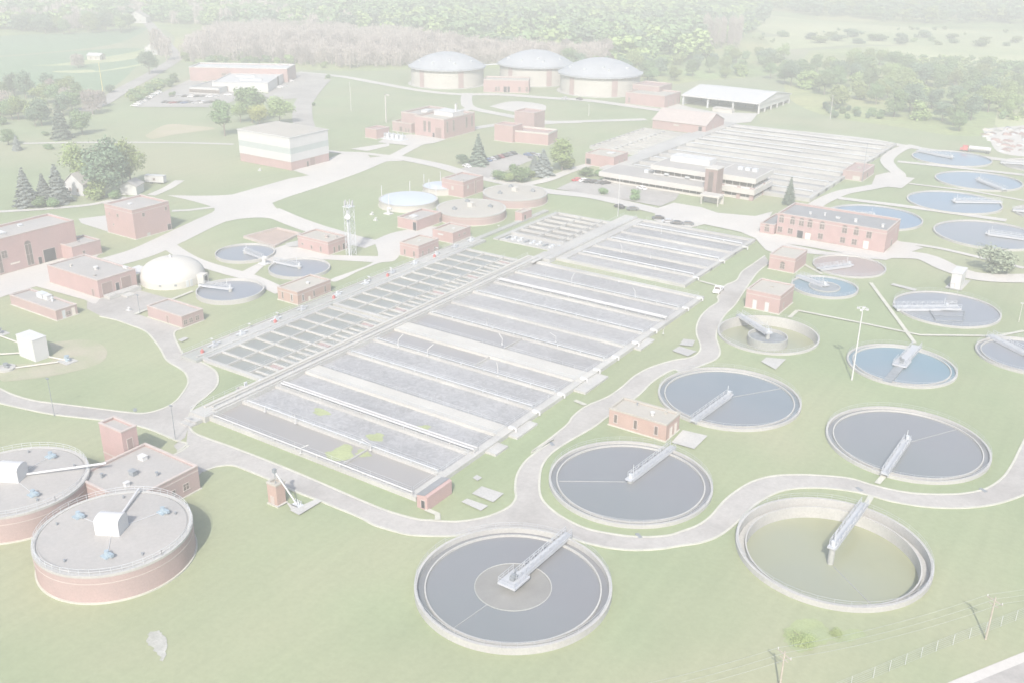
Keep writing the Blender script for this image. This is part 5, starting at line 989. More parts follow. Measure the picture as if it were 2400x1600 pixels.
# sunken red terrace beside the control house
pts = line(('Y2', (505, 172), (735, 112), (895, 150), (715, 238)))
t = thing('sludge_bed', 'sunken reddish square bed with low pale kerb walls beside the control house', 'bed')
m = MB(); m.quad(*[(p[0], p[1], .12) for p in pts][::-1]); m.build('bed_surface', 'clay', t); m = MB()
for i in range(4): a, c = pts[i], pts[(i+1) % 4]; m.bar((*a, .8), (*c, .8), .5, .8)
m.build('bed_wall', 'coping', t)
# chain link fence at the lower right
fp = line(('Y8', (760, 1640), (1000, 1540), (1330, 1400), (1590, 1300), (1900, 1180)))
t = thing('chain_fence', 'thin grey chain link fence along the lower right lawn', 'fence'); m = MB(); wv = MB()
for (a, c) in zip(fp, fp[1:]):
    A, C_ = Vector((*a, 0)), Vector((*c, 0)); k = max(2, int((C_-A).length/3))
    for i in range(k): q = A.lerp(C_, i/k); MB().tube(tuple(q), (q.x, q.y, 2), .035, 5).build('fence_post', 'galv', t)
    for z in (.1, .5, .9, 1.3, 1.7, 2.0): wv.tube((*a, z), (*c, z), .012, 3)
wv.build('wire_mesh', 'galv', t)

# ------------------------------------------------------------------ vehicles
for k, c in {'c_white': (.75, .75, .76), 'c_black': (.035, .035, .04), 'c_silver': (.45, .46, .48), 'c_blue': (.08, .13, .26), 'c_red': (.50, .05, .06), 'c_grey': (.16, .17, .18), 'c_maroon': (.25, .06, .08)}.items():
    M[k] = new_mat(k, c, .3, .02, 1, spec=.5)
def car_proto(kind, colr):
    t = thing('parked_car', 'car', 'car', (0, 0, 0)); L_, W = (4.6, 1.8) if kind == 'car' else (5.4, 1.95)
    a = L_/2
    pr = [(-a, .35), (-a, .8), (-a*.62, .92), (-a*.35, 1.42), (a*.38, 1.45), (a*.78, .98), (a, .9), (a, .35)] if kind == 'car' else [(-a, .45), (-a, 1.0), (-a*.5, 1.1), (-a*.28, 1.8), (a*.12, 1.82), (a*.2, 1.1), (a, 1.08), (a, .45)]
    def slab(m, pts, w, i0=0):
        n = len(m.v); k = len(pts); m.v += [(x, -w, z) for x, z in pts]+[(x, w, z) for x, z in pts]
        m.f += [tuple(range(n, n+k)), tuple(range(n+2*k-1, n+k-1, -1))]+[(n+(i+1) % k, n+i, n+k+i, n+k+(i+1) % k) for i in range(k)]
    m = MB(); slab(m, pr, W/2); m.build('body', colr, t, True)
    g = MB(); gp = [(-a*.56, .97), (-a*.36, 1.34), (a*.36, 1.36), (a*.66, 1.02)] if kind == 'car' else [(-a*.46, 1.16), (-a*.27, 1.7), (a*.1, 1.72), (a*.15, 1.16)]
    slab(g, gp, W/2+.012); n = len(g.v)
    i1, i2 = (2, 3); w = W/2*.86
    for (p, q) in ((pr[2], pr[3]), (pr[5] if kind == 'car' else pr[5], pr[4])):
        s = -1 if p[0] < 0 else 1; o = .02*s
        f = [(p[0]*.97+o+s*.01, -w, p[1]+.06), (p[0]*.97+o+s*.01, w, p[1]+.06), (q[0]+o+s*.02, w, q[1]-.05), (q[0]+o+s*.02, -w, q[1]-.05)]; g.quad(*(f if s > 0 else f[::-1]))
    g.build('glass', 'glass', t, True)
    for sx in (-.6, .62):
        for sy in (-1, 1): MB().tube((a*sx, sy*(W/2-.2), .34), (a*sx, sy*(W/2+.03), .34), .34, 12).build('wheel', 'dark', t, True)
    return t
protos = {}
def car(label, z, x, y, yaw, colr, kind='car', grp=None):
    p = G(z, x, y)
    if (kind, colr) not in protos:
        t = car_proto(kind, colr); protos[(kind, colr)] = (t, kids(t)); t.location = p; t.rotation_euler.z = yaw; t['label'] = label
        if kind == 'pickup': t['category'] = 'pickup truck'; t.name = 'pickup_truck'
    else:
        t0, ks = protos[(kind, colr)]; t = copy_thing(t0, p, yaw, 1, label, ks)
    if grp: t['group'] = grp
    return t
def gdir(z, a, b): d = G(z, *b)-G(z, *a); return math.atan2(d.y, d.x)
row1 = gdir('Z5', (850, 275), (1190, 180))
cols = ['c_white', 'c_grey', 'c_blue', 'c_grey', 'c_black', 'c_blue', 'c_silver', 'c_black', 'c_maroon', 'c_black', 'c_grey', 'c_black']
oname = ['first', 'second', 'third', 'fourth', 'fifth', 'sixth', 'seventh', 'eighth', 'ninth', 'tenth', 'eleventh', 'twelfth', 'thirteenth', 'fourteenth', 'fifteenth', 'sixteenth']
cn = lambda c: {'c_white': 'white', 'c_black': 'black', 'c_silver': 'silver', 'c_blue': 'dark blue', 'c_red': 'bright red', 'c_grey': 'dark grey', 'c_maroon': 'maroon'}[c]
for i, c in enumerate(cols):
    f = i/11; car('%s car, %s from the white end, row beside the conifer' % (cn(c), oname[i]), 'Z5', 865+f*318, 272-f*88, row1+R(75), c, 'car', 'cars in the row beside the conifer')
for i, (x, y, c) in enumerate(((1285, 195, 'c_blue'), (1320, 190, 'c_grey'), (1355, 200, 'c_silver'), (1315, 215, 'c_grey'))):
    car('%s car, %s of those parked left of the grey spruce' % (cn(c), oname[i]), 'Z5', x, y, row1+R(75), c, 'car', 'cars left of the grey spruce')
for i, (x, y, c) in enumerate(((1625, 368, 'c_red'), (1672, 372, 'c_white'), (1705, 378, 'c_black'), (1742, 382, 'c_black'), (1780, 385, 'c_grey'), (1818, 390, 'c_black'))):
    car('%s car, %s in the row starting at the red one by the office lawn' % (cn(c), oname[i]), 'Z5', x, y, R(60), c, 'car', 'cars beside the office')
for i, (x, y, c) in enumerate(((2182, 632, 'c_black'), (2250, 655, 'c_silver'), (2310, 668, 'c_black'), (2385, 672, 'c_grey'))):
    car('%s car, %s from the left behind the second aeration tank' % (cn(c), oname[i]), 'Z5', x, y, R(25), c, 'car', 'cars behind the second aeration tank')
car('dark low car parked in front of the office entrance', 'Z5', 2005, 568, R(35), 'c_grey')
car('dark grey car parked on the grass edge left of the office road', 'Z5', 1915, 553, R(-20), 'c_black')
car('white car under the small tree in front of the office', 'Z5', 2070, 425, R(-20), 'c_white')
car('white pickup truck on the near asphalt road beside the aeration tank', 'Y4', 245, 248, gdir('Y4', (212, 275), (282, 205)), 'c_white', 'pickup')
k = 0
for i in range(13):
    c = ['c_black', 'c_grey', 'c_maroon', 'c_silver', 'c_black', 'c_blue', 'c_black', 'c_grey', 'c_silver', 'c_black', 'c_white', 'c_grey', 'c_black'][i]
    car('%s car, %s from left in the front row, upper left car park' % (cn(c), oname[i]), 'Z1', 1140+26*i, 712+(i % 3)*2, R(62), c, 'car', 'cars in the upper left car park')
for i in range(8):
    c = ['c_grey', 'c_silver', 'c_black', 'c_white', 'c_black', 'c_grey', 'c_white', 'c_silver'][i]
    car('%s car, %s from left in the rear row, upper left car park' % (cn(c), oname[i]), 'Z1', 1190+42*i, 672, R(62), c, 'car', 'cars in the upper left car park')
for i in range(9):
    c = ['c_white', 'c_white', 'c_silver', 'c_white', 'c_grey', 'c_white', 'c_silver', 'c_white', 'c_white'][i]
    car('%s car, %s up the slanting line of cars along the lawn' % (cn(c), oname[i]), 'Z1', 930+20*i, 735-11.5*i, R(20), c, 'car', 'cars along the slanting lawn edge')
for i, (x, y, c) in enumerate(((1925, 608, 'c_white'), (1960, 600, 'c_silver'), (2000, 565, 'c_white'), (1570, 660, 'c_white'))):
    car('%s car, %s of the few parked beside the white industrial wing' % (cn(c), oname[i]), 'Z1', x, y, R(40), c, 'car', 'cars beside the industrial wing')
car('dark vehicle parked in front of the rightmost domed digester', 'Z2', 1640, 690, R(-10), 'c_black'); car('grey vehicle left of the dark one before the domes', 'Z2', 1540, 685, R(-10), 'c_silver')
# tanker truck
p = G('Z3', 2020, 1052); tt = t = thing('tanker_truck', 'red cab truck with long white tank on the far right road', 'truck', (p.x, p.y, 0), gdir('Z3', (2090, 1060), (1945, 1045)))
MB().box(5, 8.2, -1.25, 1.25, .7, 3.4).box(8.2, 9.6, -1.2, 1.2, .7, 2.0).build('cab', 'redm', t, True); MB().box(7.4, 8.24, -1.1, 1.1, 2.1, 3.1).build('windscreen', 'glass', t, True)
MB().tube((-8.5, 0, 2.3), (4.4, 0, 2.3), 1.25, 16).build('tank', 'white', t, True, True); MB().box(-8.5, 8.5, -.5, .5, .7, 1.1).build('chassis', 'machine', t, True)
for x in (-7.5, -6.2, 3.2, 4.4, 8.2):
    for s in (-1.1, 1.1): MB().tube((x, s-.2, .5), (x, s+.2, .5), .5, 12).build('wheel', 'dark', t, True)
tt.scale = (.75, .85, .85)
# storage yard, far right
for i in range(60):
    x = rnd.uniform(2080, 2380); y = rnd.uniform(885, 1050)
    if y > 930+ (x-2080)*.9+20 and x < 2200: y = 930
    p = G('Z3', x, y); w = rnd.uniform(2, 4.5); d = rnd.uniform(1.2, 2.2); h = rnd.uniform(.5, 1.4); mt = rnd.choice(['white', 'cream', 'galv', 'brickp', 'machine', 'concd', 'brickdark', 'redm' if i % 9 == 0 else 'conc'])
    m = MB().box(-w/2, w/2, -d/2, d/2, 0, h*.5).box(-w/2+.3, w/2-.5, -d/2+.2, d/2-.2, h*.5, h*.8).box(-w/2+.6, 0, -d/2+.3, d/2-.3, h*.8, h); o = m.build('stacked_material', mt); o.location = p; o.rotation_euler.z = rnd.uniform(-.4, .4)
    tag(o, 'one of the low stacks of stored material in the pale yard at the far right', 'material stack', 'stacks in the storage yard')

# ------------------------------------------------------------------ trees
def crown_mesh(name, kind, mat, nq, seed, qs):
    g = np.random.default_rng(seed)
    if kind in ('broad', 'bush', 'tall'):
        nl = {'broad': 11, 'bush': 9, 'tall': 12}[kind]
        cs = []
        for i in range(nl):
            a = g.uniform(0, 2*math.pi); q = g.uniform(.05, .33); z = g.uniform(.38, .86) if kind != 'bush' else g.uniform(.15, .62)
            w = 1-abs(z-.55)*1.1
            if kind == 'tall': q *= .65
            cs.append((math.cos(a)*q*w, math.sin(a)*q*w, z, g.uniform(.13, .21)*(1.15 if kind != 'tall' else .85)))
        cs = np.array(cs); pick = g.integers(0, nl, nq)
        d = g.normal(size=(nq, 3)); d /= np.linalg.norm(d, axis=1)[:, None]
        rr = cs[pick, 3]*(g.uniform(.35, 1, nq)**.45)*(1+.25*g.normal(size=nq))
        P = cs[pick, :3]+d*rr[:, None]*np.array([1, 1, .85]); Nn = d+g.normal(scale=.55, size=(nq, 3))
    elif kind == 'conifer':
        z = 1-g.uniform(0, 1, nq)**.62*.93; z = np.round(z*13)/13+g.normal(scale=.012, size=nq)
        a = g.uniform(0, 2*math.pi, nq); lob = .8+.2*np.cos(a*5+np.round(z*13)*2.1); rr = (1-z)*.27*lob*(g.uniform(.25, 1, nq)**.5)+.008
        P = np.stack([np.cos(a)*rr, np.sin(a)*rr, z-rr*.25], 1); Nn = np.stack([np.cos(a)*.6, np.sin(a)*.6, np.full(nq, .8)], 1)+g.normal(scale=.35, size=(nq, 3))
    else:                                     # bare twigs: thin slivers fanning up
        a = g.uniform(0, 2*math.pi, nq); q = g.uniform(0, 1, nq)**.5*.26; z = g.uniform(.3, 1, nq)-q*.55
        P = np.stack([np.cos(a)*q, np.sin(a)*q, np.clip(z, .18, 1)], 1); Nn = g.normal(size=(nq, 3)); Nn[:, 2] *= .25
    Nn /= np.linalg.norm(Nn, axis=1)[:, None]
    up = np.where(np.abs(Nn[:, 2:3]) < .9, np.array([[0, 0, 1.]]), np.array([[1., 0, 0]]))
    T = np.cross(up, Nn); T /= np.linalg.norm(T, axis=1)[:, None]; Bv = np.cross(Nn, T)
    sz = qs*g.uniform(.6, 1.35, nq)[:, None]; s2 = sz*g.uniform(.5, 1, nq)[:, None]
    if kind == 'bare': sz = sz*.22; s2 = s2*2.2
    rot = g.uniform(-.5, .5, (nq, 1))
    V4 = np.stack([P-T*sz-Bv*s2*(1+rot), P+T*sz*(1-rot)-Bv*s2, P+T*sz+Bv*s2*(1-rot), P-T*sz*(1+rot)+Bv*s2], 1)
    return V4.reshape(-1, 3), mat
def mesh_from(name, V, mat):
    me = bpy.data.meshes.new(name); n = len(V)//4
    me.vertices.add(len(V)); me.vertices.foreach_set('co', V.astype(np.float32).ravel()); me.loops.add(len(V)); me.loops.foreach_set('vertex_index', np.arange(len(V), dtype=np.int32))
    me.polygons.add(n); me.polygons.foreach_set('loop_start', np.arange(0, len(V), 4, dtype=np.int32)); me.polygons.foreach_set('loop_total', np.full(n, 4, dtype=np.int32)); me.update(calc_edges=True); me.materials.append(M[mat]); return me
def trunk_mesh(kind, seed):
    g = random.Random(seed); m = MB(); top = {'conifer': .9, 'bare': .8, 'bush': .3}.get(kind, .55)
    m.tube((0, 0, 0), (g.uniform(-.01, .01), 0, top*.5), .022, 7, .016); m.tube((0, 0, top*.5), (0, .01, top), .016, 6, .005)
    if kind != 'conifer':
        for i in range(6 if kind != 'bare' else 12):
            a = i*2.4+g.random(); z = top*(.35+.09*i if kind != 'bare' else .25+.05*i); q = g.uniform(.14, .26); m.tube((0, 0, z), (math.cos(a)*q, math.sin(a)*q, z+g.uniform(.12, .25)), .009, 5, .003)
    o = m.build('trunk', 'twig' if kind == 'bare' else 'trunk'); me = o.data; bpy.data.objects.remove(o); return me
KINDS = {'broad': ('broad', 'leaf', 4200, .0175), 'broadl': ('broad', 'leafl', 4200, .0175), 'broady': ('broad', 'leafy', 4200, .0175), 'broadd': ('broad', 'leafd', 4200, .0175), 'tall': ('tall', 'leaf', 3600, .017), 'talll': ('tall', 'leafl', 3600, .017),
         'bush': ('bush', 'leaf', 2600, .026), 'bushd': ('bush', 'leafd', 2600, .026), 'bushl': ('bush', 'leafl', 2600, .026), 'busho': ('bush', 'leafo', 3000, .022), 'bushy': ('bush', 'leafg', 3000, .012), 'conifer': ('conifer', 'needle', 3200, .019), 'coniferb': ('conifer', 'needleb', 3200, .019), 'bare': ('bare', 'twig', 1300, .024)}
cache = {}
def tree_meshes(k, v):
    if (k, v) not in cache:
        kind, mat, nq, qs = KINDS[k]; V_, mt = crown_mesh(k, kind, mat, nq, hash_(k)+v*17, qs); cache[(k, v)] = (mesh_from('crown', V_, mat), trunk_mesh(kind, v+3))
    return cache[(k, v)]
def hash_(s): return sum(ord(c)*(i+3) for i, c in enumerate(s))
CAT = {'bush': 'bush', 'bushd': 'bush', 'bushl': 'bush', 'bushy': 'bush', 'busho': 'bush'}
def tree(k, p, h, label, group=None, w=1.0, v=None):
    v = rnd.randrange(4) if v is None else v; c, tr = tree_meshes(k, v)
    nm = {'bush': 'bush', 'coni': 'conifer_tree', 'bare': 'bare_tree'}.get(k[:4], 'leafy_tree')
    t = thing(nm, label, CAT.get(k, 'tree'), (p[0], p[1], 0), rnd.uniform(0, 6.28), group); t.scale = (h*w, h*w, h)
    for n_, me in (('crown', c), ('trunk', tr)):
        o = bpy.data.objects.new(n_, me); COL.objects.link(o); o.parent = t
    return t
def px_tree(k, z, x, yb, yt, label, w=1.0, group=None): p = G(z, x, yb); h = HT(p, z, x, yt); return tree(k, p, h, label, group, w)
for a in (('conifer', 'Z5', 945, 262, 48, 'dark pointed conifer beside the row of parked cars', 1.5), ('bushd', 'Z5', 845, 255, 165, 'round dark bush left of the conifer by the cars', 1.3),
          ('bush', 'Z5', 1100, 360, 245, 'broad leafy shrub tree below the car row, left of its taller neighbour', 1.3), ('bush', 'Z5', 1225, 375, 205, 'tallest leafy shrub tree in the clump below the car row', 1.05), ('bushl', 'Z5', 1160, 372, 275, 'low light green shrub at the foot of the clump below the car row', 1.4), ('bushl', 'Z5', 1310, 345, 280, 'low shrub between the leafy clump and the grey spruce', 1.3),
          ('coniferb', 'Z5', 1390, 330, 150, 'grey green spruce in front of the bright green tree', 2.0), ('coniferb', 'Z5', 1330, 300, 190, 'smaller grey spruce at the left of the grey green spruce', 1.9), ('talll', 'Z5', 1520, 295, 55, 'tall bright green tree beside the low brick wing', 1.25), ('bushl', 'Z5', 1560, 290, 160, 'green bush at the right foot of the tall bright tree', 1.3),
          ('bush', 'Z5', 1700, 330, 255, 'flat hedge like shrub at the left end of the office', 2.0), ('bush', 'Z5', 1780, 335, 265, 'second shrub along the left end of the office', 1.4), ('bush', 'Z5', 1805, 460, 378, 'small round tree in the office car park, left one', 1.1), ('bush', 'Z5', 2012, 500, 395, 'small round tree in the office car park, right one', 1.0),
          ('conifer', 'Z6', 730, 528, 345, 'pointed conifer at the right end of the office building', 1.15), ('busho', 'Z6', 2165, 1000, 775, 'lone big round tree in front of the lavender tank at right', 1.35),
          ('broadd', 'Z4', 720, 480, 82, 'biggest dark leafy tree in the clump behind the white farmhouse', 1.0), ('broadl', 'Z4', 580, 430, 110, 'light green tree at the left of the biggest dark tree', .95), ('broadl', 'Z4', 905, 400, 85, 'pale green tree at the right of the biggest dark tree', .75), ('broadd', 'Z4', 850, 400, 190, 'dark lower tree inside the right side of the clump', .9),
          ('bushl', 'Z4', 665, 495, 300, 'bright green bush tree beside the white farmhouse', .95), ('bush', 'Z4', 790, 490, 400, 'low bush behind the small white gabled shed', 1.4),
          ('coniferb', 'Z4', 190, 540, 280, 'tall blue grey spruce at the left of the farmhouse', 1.5), ('coniferb', 'Z4', 410, 515, 255, 'blue grey spruce touching the white farmhouse', 1.6), ('coniferb', 'Z4', 315, 520, 320, 'blue grey spruce between two taller spruces at left', 1.6), ('bush', 'Z4', 270, 545, 440, 'low green bush under the left spruces', 1.6), ('bush', 'Z4', 360, 548, 450, 'low green bush below the spruce touching the farmhouse', 1.4),
          ('tall', 'Z1', 1550, 940, 690, 'dark green tree at the left rear of the white metal building', 1.1), ('broad', 'Z1', 1740, 850, 590, 'tree in front of the white industrial wing', 1.05), ('broady', 'Z1', 1790, 870, 720, 'yellow green tree behind the white metal building', 1.15), ('broadl', 'Z1', 1930, 860, 665, 'light green tree right of the yellow green one', 1.15), ('broadl', 'Z1', 1660, 850, 700, 'light green tree between the dark tree and the yellow one', 1.0),
          ('conifer', 'Z1', 430, 960, 700, 'dark conifer in the left grove near the pale track', 1.25), ('broad', 'Z1', 570, 930, 760, 'round tree at the right edge of the left grove', 1.1), ('broadd', 'Z1', 290, 870, 680, 'dark wide tree in the left grove behind the conifer', 1.1), ('broadl', 'Z1', 130, 830, 660, 'yellowish tree in the left grove', 1.0), ('broadd', 'Z1', 440, 800, 640, 'dark tree behind the left conifer', 1.0), ('broadd', 'Z1', 180, 680, 490, 'tall dark tree at the back of the left grove', .9), ('broadd', 'Z1', 100, 660, 500, 'dark tree beside the tall one at the back of the left grove', .9),
          ('bare', 'Z1', 640, 790, 610, 'bare greyish tree at the right of the left grove', 1.4), ('bare', 'Z1', 700, 740, 620, 'greyish bare tree near the road at the upper left', 1.3), ('bushd', 'Z1', 760, 640, 570, 'dark roadside bush at the upper left', 1.3), ('bare', 'Z1', 40, 780, 620, 'grey bare tree at the left edge of the grove', 1.3), ('broad', 'Z1', 60, 1000, 890, 'round green tree at the left edge above the lawn', 1.4), ('coniferb', 'Z1', 120, 1040, 930, 'small grey conifer at the left edge by the lawn', 1.4), ('bush', 'Z1', 340, 1030, 970, 'low dark bush on the pale track at left', 1.6), ('broadd', 'Z1', 520, 860, 760, 'dark tree tucked between conifer and round tree', 1.0), ('bush', 'Z1', 320, 935, 890, 'low oval bush in the left grove clearing', 1.7),
          ('broadd', 'Z1', 1030, 515, 360, 'dark roadside tree beside the white barn', 1.0), ('bare', 'Z1', 1090, 380, 190, 'grey leafless tree behind the white barn', 1.0), ('bare', 'Z1', 1150, 420, 240, 'thin grey tree right of the white barn', 1.0), ('bare', 'Z1', 540, 470, 370, 'brownish bush beside the low farm shed in the field', 1.8), ('bush', 'Z1', 1210, 570, 480, 'small green tree beside the slanting car line', 1.0), ('bush', 'Z1', 1170, 600, 510, 'tiny green tree left of its neighbour by the car park', 1.0), ('bush', 'Z1', 1190, 670, 615, 'round bush in the middle of the upper left car park', 1.1), ('bush', 'Z1', 950, 700, 620, 'hedge tree along the slanting lawn edge', 1.5), ('bush', 'Z1', 1030, 640, 560, 'upper hedge tree along the slanting lawn edge', 1.5), ('bush', 'Z1', 2260, 540, 500, 'small bush by the turn of the asphalt drive', 1.2), ('bush', 'Z1', 2160, 730, 690, 'tiny bush on the lawn beside the asphalt drive', 1.0),
          ('bushy', 'Y8', 620, 1345, 1285, 'loose low yellow green shrub on the lawn near the lower right pole', 3.0), ('bushy', 'Y8', 800, 1310, 1280, 'small low yellow green shrub right of the larger one', 3.0)):
    k, z, x, yb, yt, lab, w = a; px_tree(k, z, x, yb, yt, lab, w)

def inside(p, poly_):
    c = False; n = len(poly_)
    for i in range(n):
        a, b = poly_[i], poly_[i-1]
        if (a[1] > p[1]) != (b[1] > p[1]) and p[0] < (b[0]-a[0])*(p[1]-a[1])/(b[1]-a[1])+a[0]: c = not c
    return c
def scatter(zpts, n, gap, seed):             # ground points inside an outline, kept apart
    pl = line(zpts); xs = [p[0] for p in pl]; ys = [p[1] for p in pl]; g = random.Random(seed); out = []
    for _ in range(n*60):
        p = (g.uniform(min(xs), max(xs)), g.uniform(min(ys), max(ys)))
        if inside(p, pl) and all((p[0]-q[0])**2+(p[1]-q[1])**2 > gap*gap for q in out):
            out.append(p)
            if len(out) >= n: break
    return out
for zp, n, gap, hs, ks, lab, grp in (
    (('Z3', (890, 470), (1000, 440), (1300, 430), (1560, 520), (1750, 600), (2120, 640), (2140, 840), (1950, 920), (1600, 880), (1450, 830), (1350, 800), (930, 760), (900, 700), (720, 600)), 62, 11, (11, 17), ('broad', 'broadl', 'broadd', 'broad', 'bushl'), 'one of the rounded trees in the dense clump behind the right lawn', 'trees of the dense clump at right'),
    (('Z3', (940, 770), (1000, 745), (1400, 800), (1400, 828), (1150, 828), (1000, 815)), 16, 6, (4, 6), ('bushd', 'bush'), 'one of the low hedge bushes along the front of the dense clump', 'hedge bushes at right'),
    (('Z3', (1650, 500), (2352, 480), (2500, 800), (2200, 820), (2100, 640), (1800, 580)), 30, 14, (9, 14), ('broad', 'broadl', 'bush'), 'one of the scattered trees in the scrub at the far right', 'scattered trees in the far scrub'),
    (('Z3', (-100, 420), (150, 360), (700, 400), (720, 590), (560, 560), (100, 540), (-100, 560)), 36, 10, (7, 13), ('broad', 'bushl', 'broadl', 'bush', 'bushd'), 'one of the trees behind the white open shed', 'trees behind the open shed'),
    (('Z3', (560, 240), (900, 250), (1700, 260), (2352, 290), (2352, 330), (1300, 310), (700, 310)), 20, 22, (5, 10), ('bush', 'bushd', 'bushl'), 'one of the small bushes dotted over the far yellow meadow', 'bushes on the far meadow'),
    (('Z1', (1250, 440), (1300, 380), (1500, 330), (2000, 330), (2352, 360)), 0, 9, (10, 14), ('bare',), '', ''),
    (('Z1', (1240, 425), (1350, 390), (2352, 470), (2352, 480), (1800, 445), (1300, 440)), 24, 9, (6, 9), ('bush', 'bushl', 'bare'), 'one of the low bushes fringing the bare grey wood', 'fringe of the bare grey wood'),
    (('Z1', (-150, 640), (60, 600), (330, 600), (560, 680), (640, 760), (560, 860), (250, 900), (-150, 880)), 26, 8, (8, 13), ('broad', 'broadl', 'broadd', 'bare', 'bush'), 'one of the mixed trees crowding the left grove', 'trees of the left grove'),
    (('Z1', (120, 225), (420, 240), (860, 235), (980, 190), (700, 180), (120, 190)), 26, 12, (12, 19), ('broad', 'broadl', 'bare', 'broadd'), 'one of the trees along the top edge of the green field', 'trees above the crop field'),
    (('Z2', (1500, 480), (2000, 470), (2300, 500), (2300, 570), (2080, 580)), 16, 10, (10, 16), ('broad', 'broadl', 'broadd'), 'one of the trees right behind the rightmost dome', 'trees behind the domes')):
    for i, p in enumerate(scatter(zp, n, gap, n+7)):
        tree(ks[i % len(ks)], p, rnd.uniform(*hs), lab, grp, rnd.uniform(.95, 1.3)*(1.9 if 'meadow' in grp else 1))
def bare_grove(zp, n, gap, hs, lab, grp):
    for p in scatter(zp, n, gap, 5): tree('bare', p, rnd.uniform(*hs), lab, grp, rnd.uniform(.8, 1.1)*(.4 if hs[0] > 20 else 1))
# the far woods that read as one mass
def mass(name, zp, n, gap, hs, kinds, seed, label, nq=260, qs=.058):
    g = np.random.default_rng(seed); byk = {}
    protos_ = {k: [crown_mesh(k, KINDS[k][0], KINDS[k][1], nq, seed+i*5+hash_(k), qs)[0] for i in range(5)] for k in set(kinds)}
    for i, p in enumerate(scatter(zp, n, gap, seed)):
        k = kinds[int(g.integers(len(kinds)))]; V_ = protos_[k][int(g.integers(5))]; h = g.uniform(*hs); a = g.uniform(0, 6.28); w = g.uniform(1.0, 1.4)
        c, s = math.cos(a), math.sin(a); Q = np.stack([(V_[:, 0]*c-V_[:, 1]*s)*h*w+p[0], (V_[:, 0]*s+V_[:, 1]*c)*h*w+p[1], V_[:, 2]*h-h*.12], 1); byk.setdefault(KINDS[k][1], []).append(Q)
    first = None
    for mt, Ls in byk.items():
        o = bpy.data.objects.new(name, mesh_from(name, np.concatenate(Ls), mt)); COL.objects.link(o); o['kind'] = 'stuff'; o['label'] = label; o['category'] = 'woods'
mass('leafless_wood', ('Z1', (1270, 410), (1330, 330), (1500, 240), (1800, 215), (2352, 240), (2352, 450), (1700, 425)), 420, 6.5, (12, 16), ['bare'], 21, 'pinkish grey leafless wood behind the industrial building', 420, .03)
mass('leafless_wood', ('Z2', (-10, 250), (700, 290), (1100, 350), (1900, 385), (1880, 425), (1000, 455), (450, 465), (-10, 470)), 420, 6.5, (12, 16), ['bare'], 22, 'pinkish grey leafless wood behind the domed tanks', 420, .03)
bare_grove(('Z1', (1290, 400), (1450, 320), (2352, 330), (2352, 460), (1700, 430)), 55, 8, (13, 17), 'one of the leafless pinkish grey trees in the wood behind the industrial building', 'leafless wood left of the domes')
bare_grove(('Z2', (0, 350), (700, 350), (1000, 400), (1900, 400), (1880, 430), (1000, 460), (450, 470), (0, 480)), 60, 8, (13, 17), 'one of the leafless pinkish grey trees in the wood behind the domes', 'leafless wood behind the domes')
bare_grove(('Z3', (130, 330), (400, 300), (420, 340), (150, 360)), 10, 12, (24, 30), 'one of the tall pale dead trees standing above the far wood', 'tall dead trees in the far wood')
mass('scrub_growth', ('Z3', (1520, 430), (1750, 400), (2100, 420), (2600, 480), (2600, 860), (2200, 830), (2120, 640), (1800, 570)), 260, 6, (4, 8), ['bush', 'bushl', 'bushl'], 31, 'low green scrub between the dense trees and the far right edge', 200, .06)
mass('scrub_growth', ('Z3', (420, 240), (900, 205), (1500, 200), (2500, 215), (2500, 250), (1500, 270), (900, 290), (560, 300)), 26, 6, (3, 6), ['bush', 'bushl', 'bushd'], 32, 'scattered low scrub along the far edge of the yellow meadow', 150, .07)
mass('hedgerow', ('Z1', (880, 660), (1110, 560), (1130, 600), (930, 715)), 34, 3.5, (4, 7), ['bush', 'bushl'], 33, 'leafy hedge along the slanting edge of the upper left car park', 260, .055)
mass('woods', ('Z1', (-700, -40), (2500, -60), (2500, 200), (2200, 250), (1400, 180), (1100, 160), (900, 160), (400, 215), (100, 215), (-700, 190)), 900, 13, (13, 22), ['broad', 'broadl', 'broadd', 'broad', 'bare'], 11, 'hazy leafy woods along the top left of the view')
mass('woods', ('Z2', (-50, -70), (2500, -60), (2500, 420), (2000, 470), (1880, 400), (1000, 370), (700, 300), (0, 230)), 900, 14, (16, 26), ['broad', 'broadl', 'broadd', 'broad', 'broad'], 12, 'hazy leafy woods behind the domed digesters')
mass('woods', ('Z3', (-50, -90), (3000, -90), (3000, 170), (1500, 165), (1000, 120), (620, 90), (300, 60), (60, 160), (120, 330), (-50, 400)), 900, 14, (13, 22), ['broad', 'broadd', 'broadd', 'broadl', 'broad'], 13, 'hazy dark woods across the top right of the view')
mass('woods', ('Z3', (40, 40), (430, 85), (600, 120), (520, 190), (430, 270), (160, 340), (40, 330)), 80, 14, (12, 20), ['broad', 'broadl', 'broadd'], 15, 'leafy wood edge between the domes and the far right meadow')
mass('woods', ('S', (-400, -70), (2800, -70), (2800, -30), (-400, -30)), 900, 24, (16, 26), ['broad', 'broadd', 'broadl'], 14, 'hazy woods on the horizon above everything else', 90, .12)

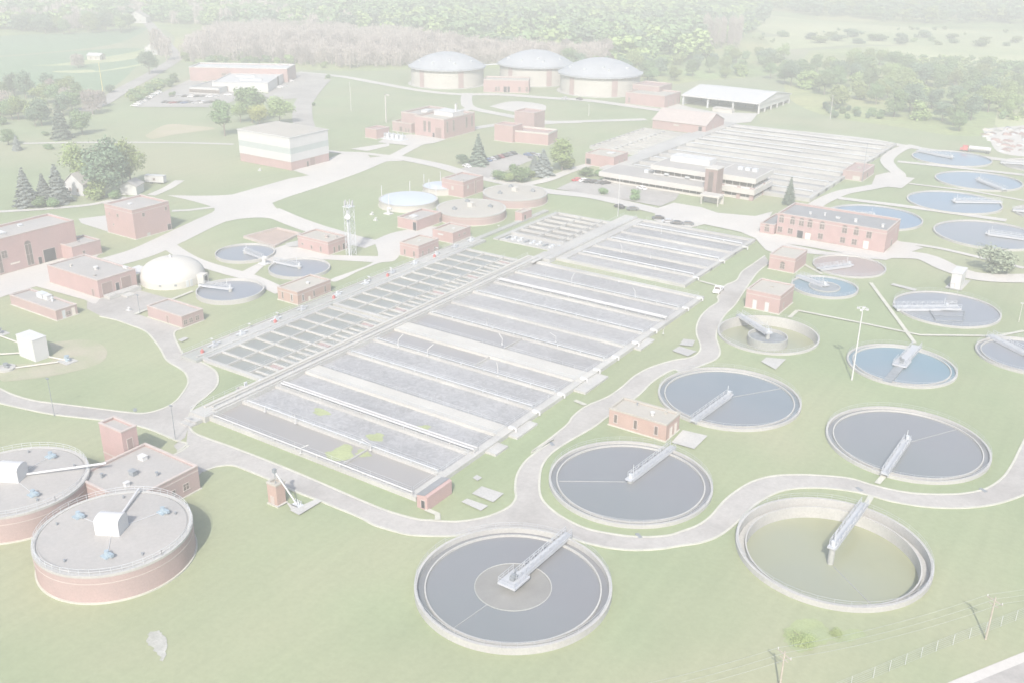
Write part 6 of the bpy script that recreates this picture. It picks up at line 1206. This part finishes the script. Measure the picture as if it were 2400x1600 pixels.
# ------------------------------------------------------------------ light, air, camera
SAZ = R(8); sd = EY*math.cos(SAZ)+EX*math.sin(SAZ); SEL = R(41.5)
ray = (sd*math.cos(SEL)-Vector((0, 0, math.sin(SEL)))).normalized()
sun = bpy.data.lights.new('sun', 'SUN'); sun.energy = 3.0; sun.angle = R(.6); sun.color = (1, .945, .865)
so = bpy.data.objects.new('sun', sun); COL.objects.link(so); so.rotation_euler = ray.to_track_quat('-Z', 'Y').to_euler(); so.location = (0, 0, 300)
w = bpy.data.worlds.new('World'); S.world = w; w.use_nodes = True
nt = w.node_tree; sky = nt.nodes.new('ShaderNodeTexSky'); sky.sky_type = 'NISHITA'; sky.sun_disc = False; sky.sun_elevation = SEL; sky.sun_rotation = math.atan2(-sd.x, -sd.y)
sky.air_density = 1.0; sky.dust_density = 2.5; sky.ozone_density = 1.0
bg = nt.nodes['Background']; bg.inputs['Strength'].default_value = .14; nt.links.new(sky.outputs[0], bg.inputs['Color'])
hm = bpy.data.materials.new('haze'); hm.use_nodes = True; N_ = hm.node_tree.nodes; N_.remove(N_['Principled BSDF'])
pv = N_.new('ShaderNodeVolumePrincipled'); pv.inputs['Color'].default_value = (.895, .90, .825, 1); pv.inputs['Density'].default_value = .0013; pv.inputs['Anisotropy'].default_value = 0.0
hm.node_tree.links.new(pv.outputs['Volume'], N_['Material Output'].inputs['Volume']); M['haze'] = hm
hz = MB().box(-GS-40, GS+40, -940, GS+40, -5.0, 106).build('haze', 'haze'); hz['kind'] = 'stuff'; hz['label'] = 'pale summer haze filling the air over the plant'; hz['category'] = 'haze'
cam = bpy.data.cameras.new('camera'); cam.sensor_width = 36; cam.lens = FPX/2400*36; cam.clip_start = 1; cam.clip_end = 12000
co = bpy.data.objects.new('camera', cam); COL.objects.link(co)
mw = Matrix((RT, UP, -FW)).transposed().to_4x4(); mw.translation = CAM; co.matrix_world = mw
S.camera = co
S.view_settings.view_transform = 'Standard'; S.view_settings.look = 'None'; S.view_settings.exposure = 1.1; S.view_settings.gamma = 1
try:
    S.cycles.volume_bounces = 0; S.cycles.use_denoising = True
except Exception: pass
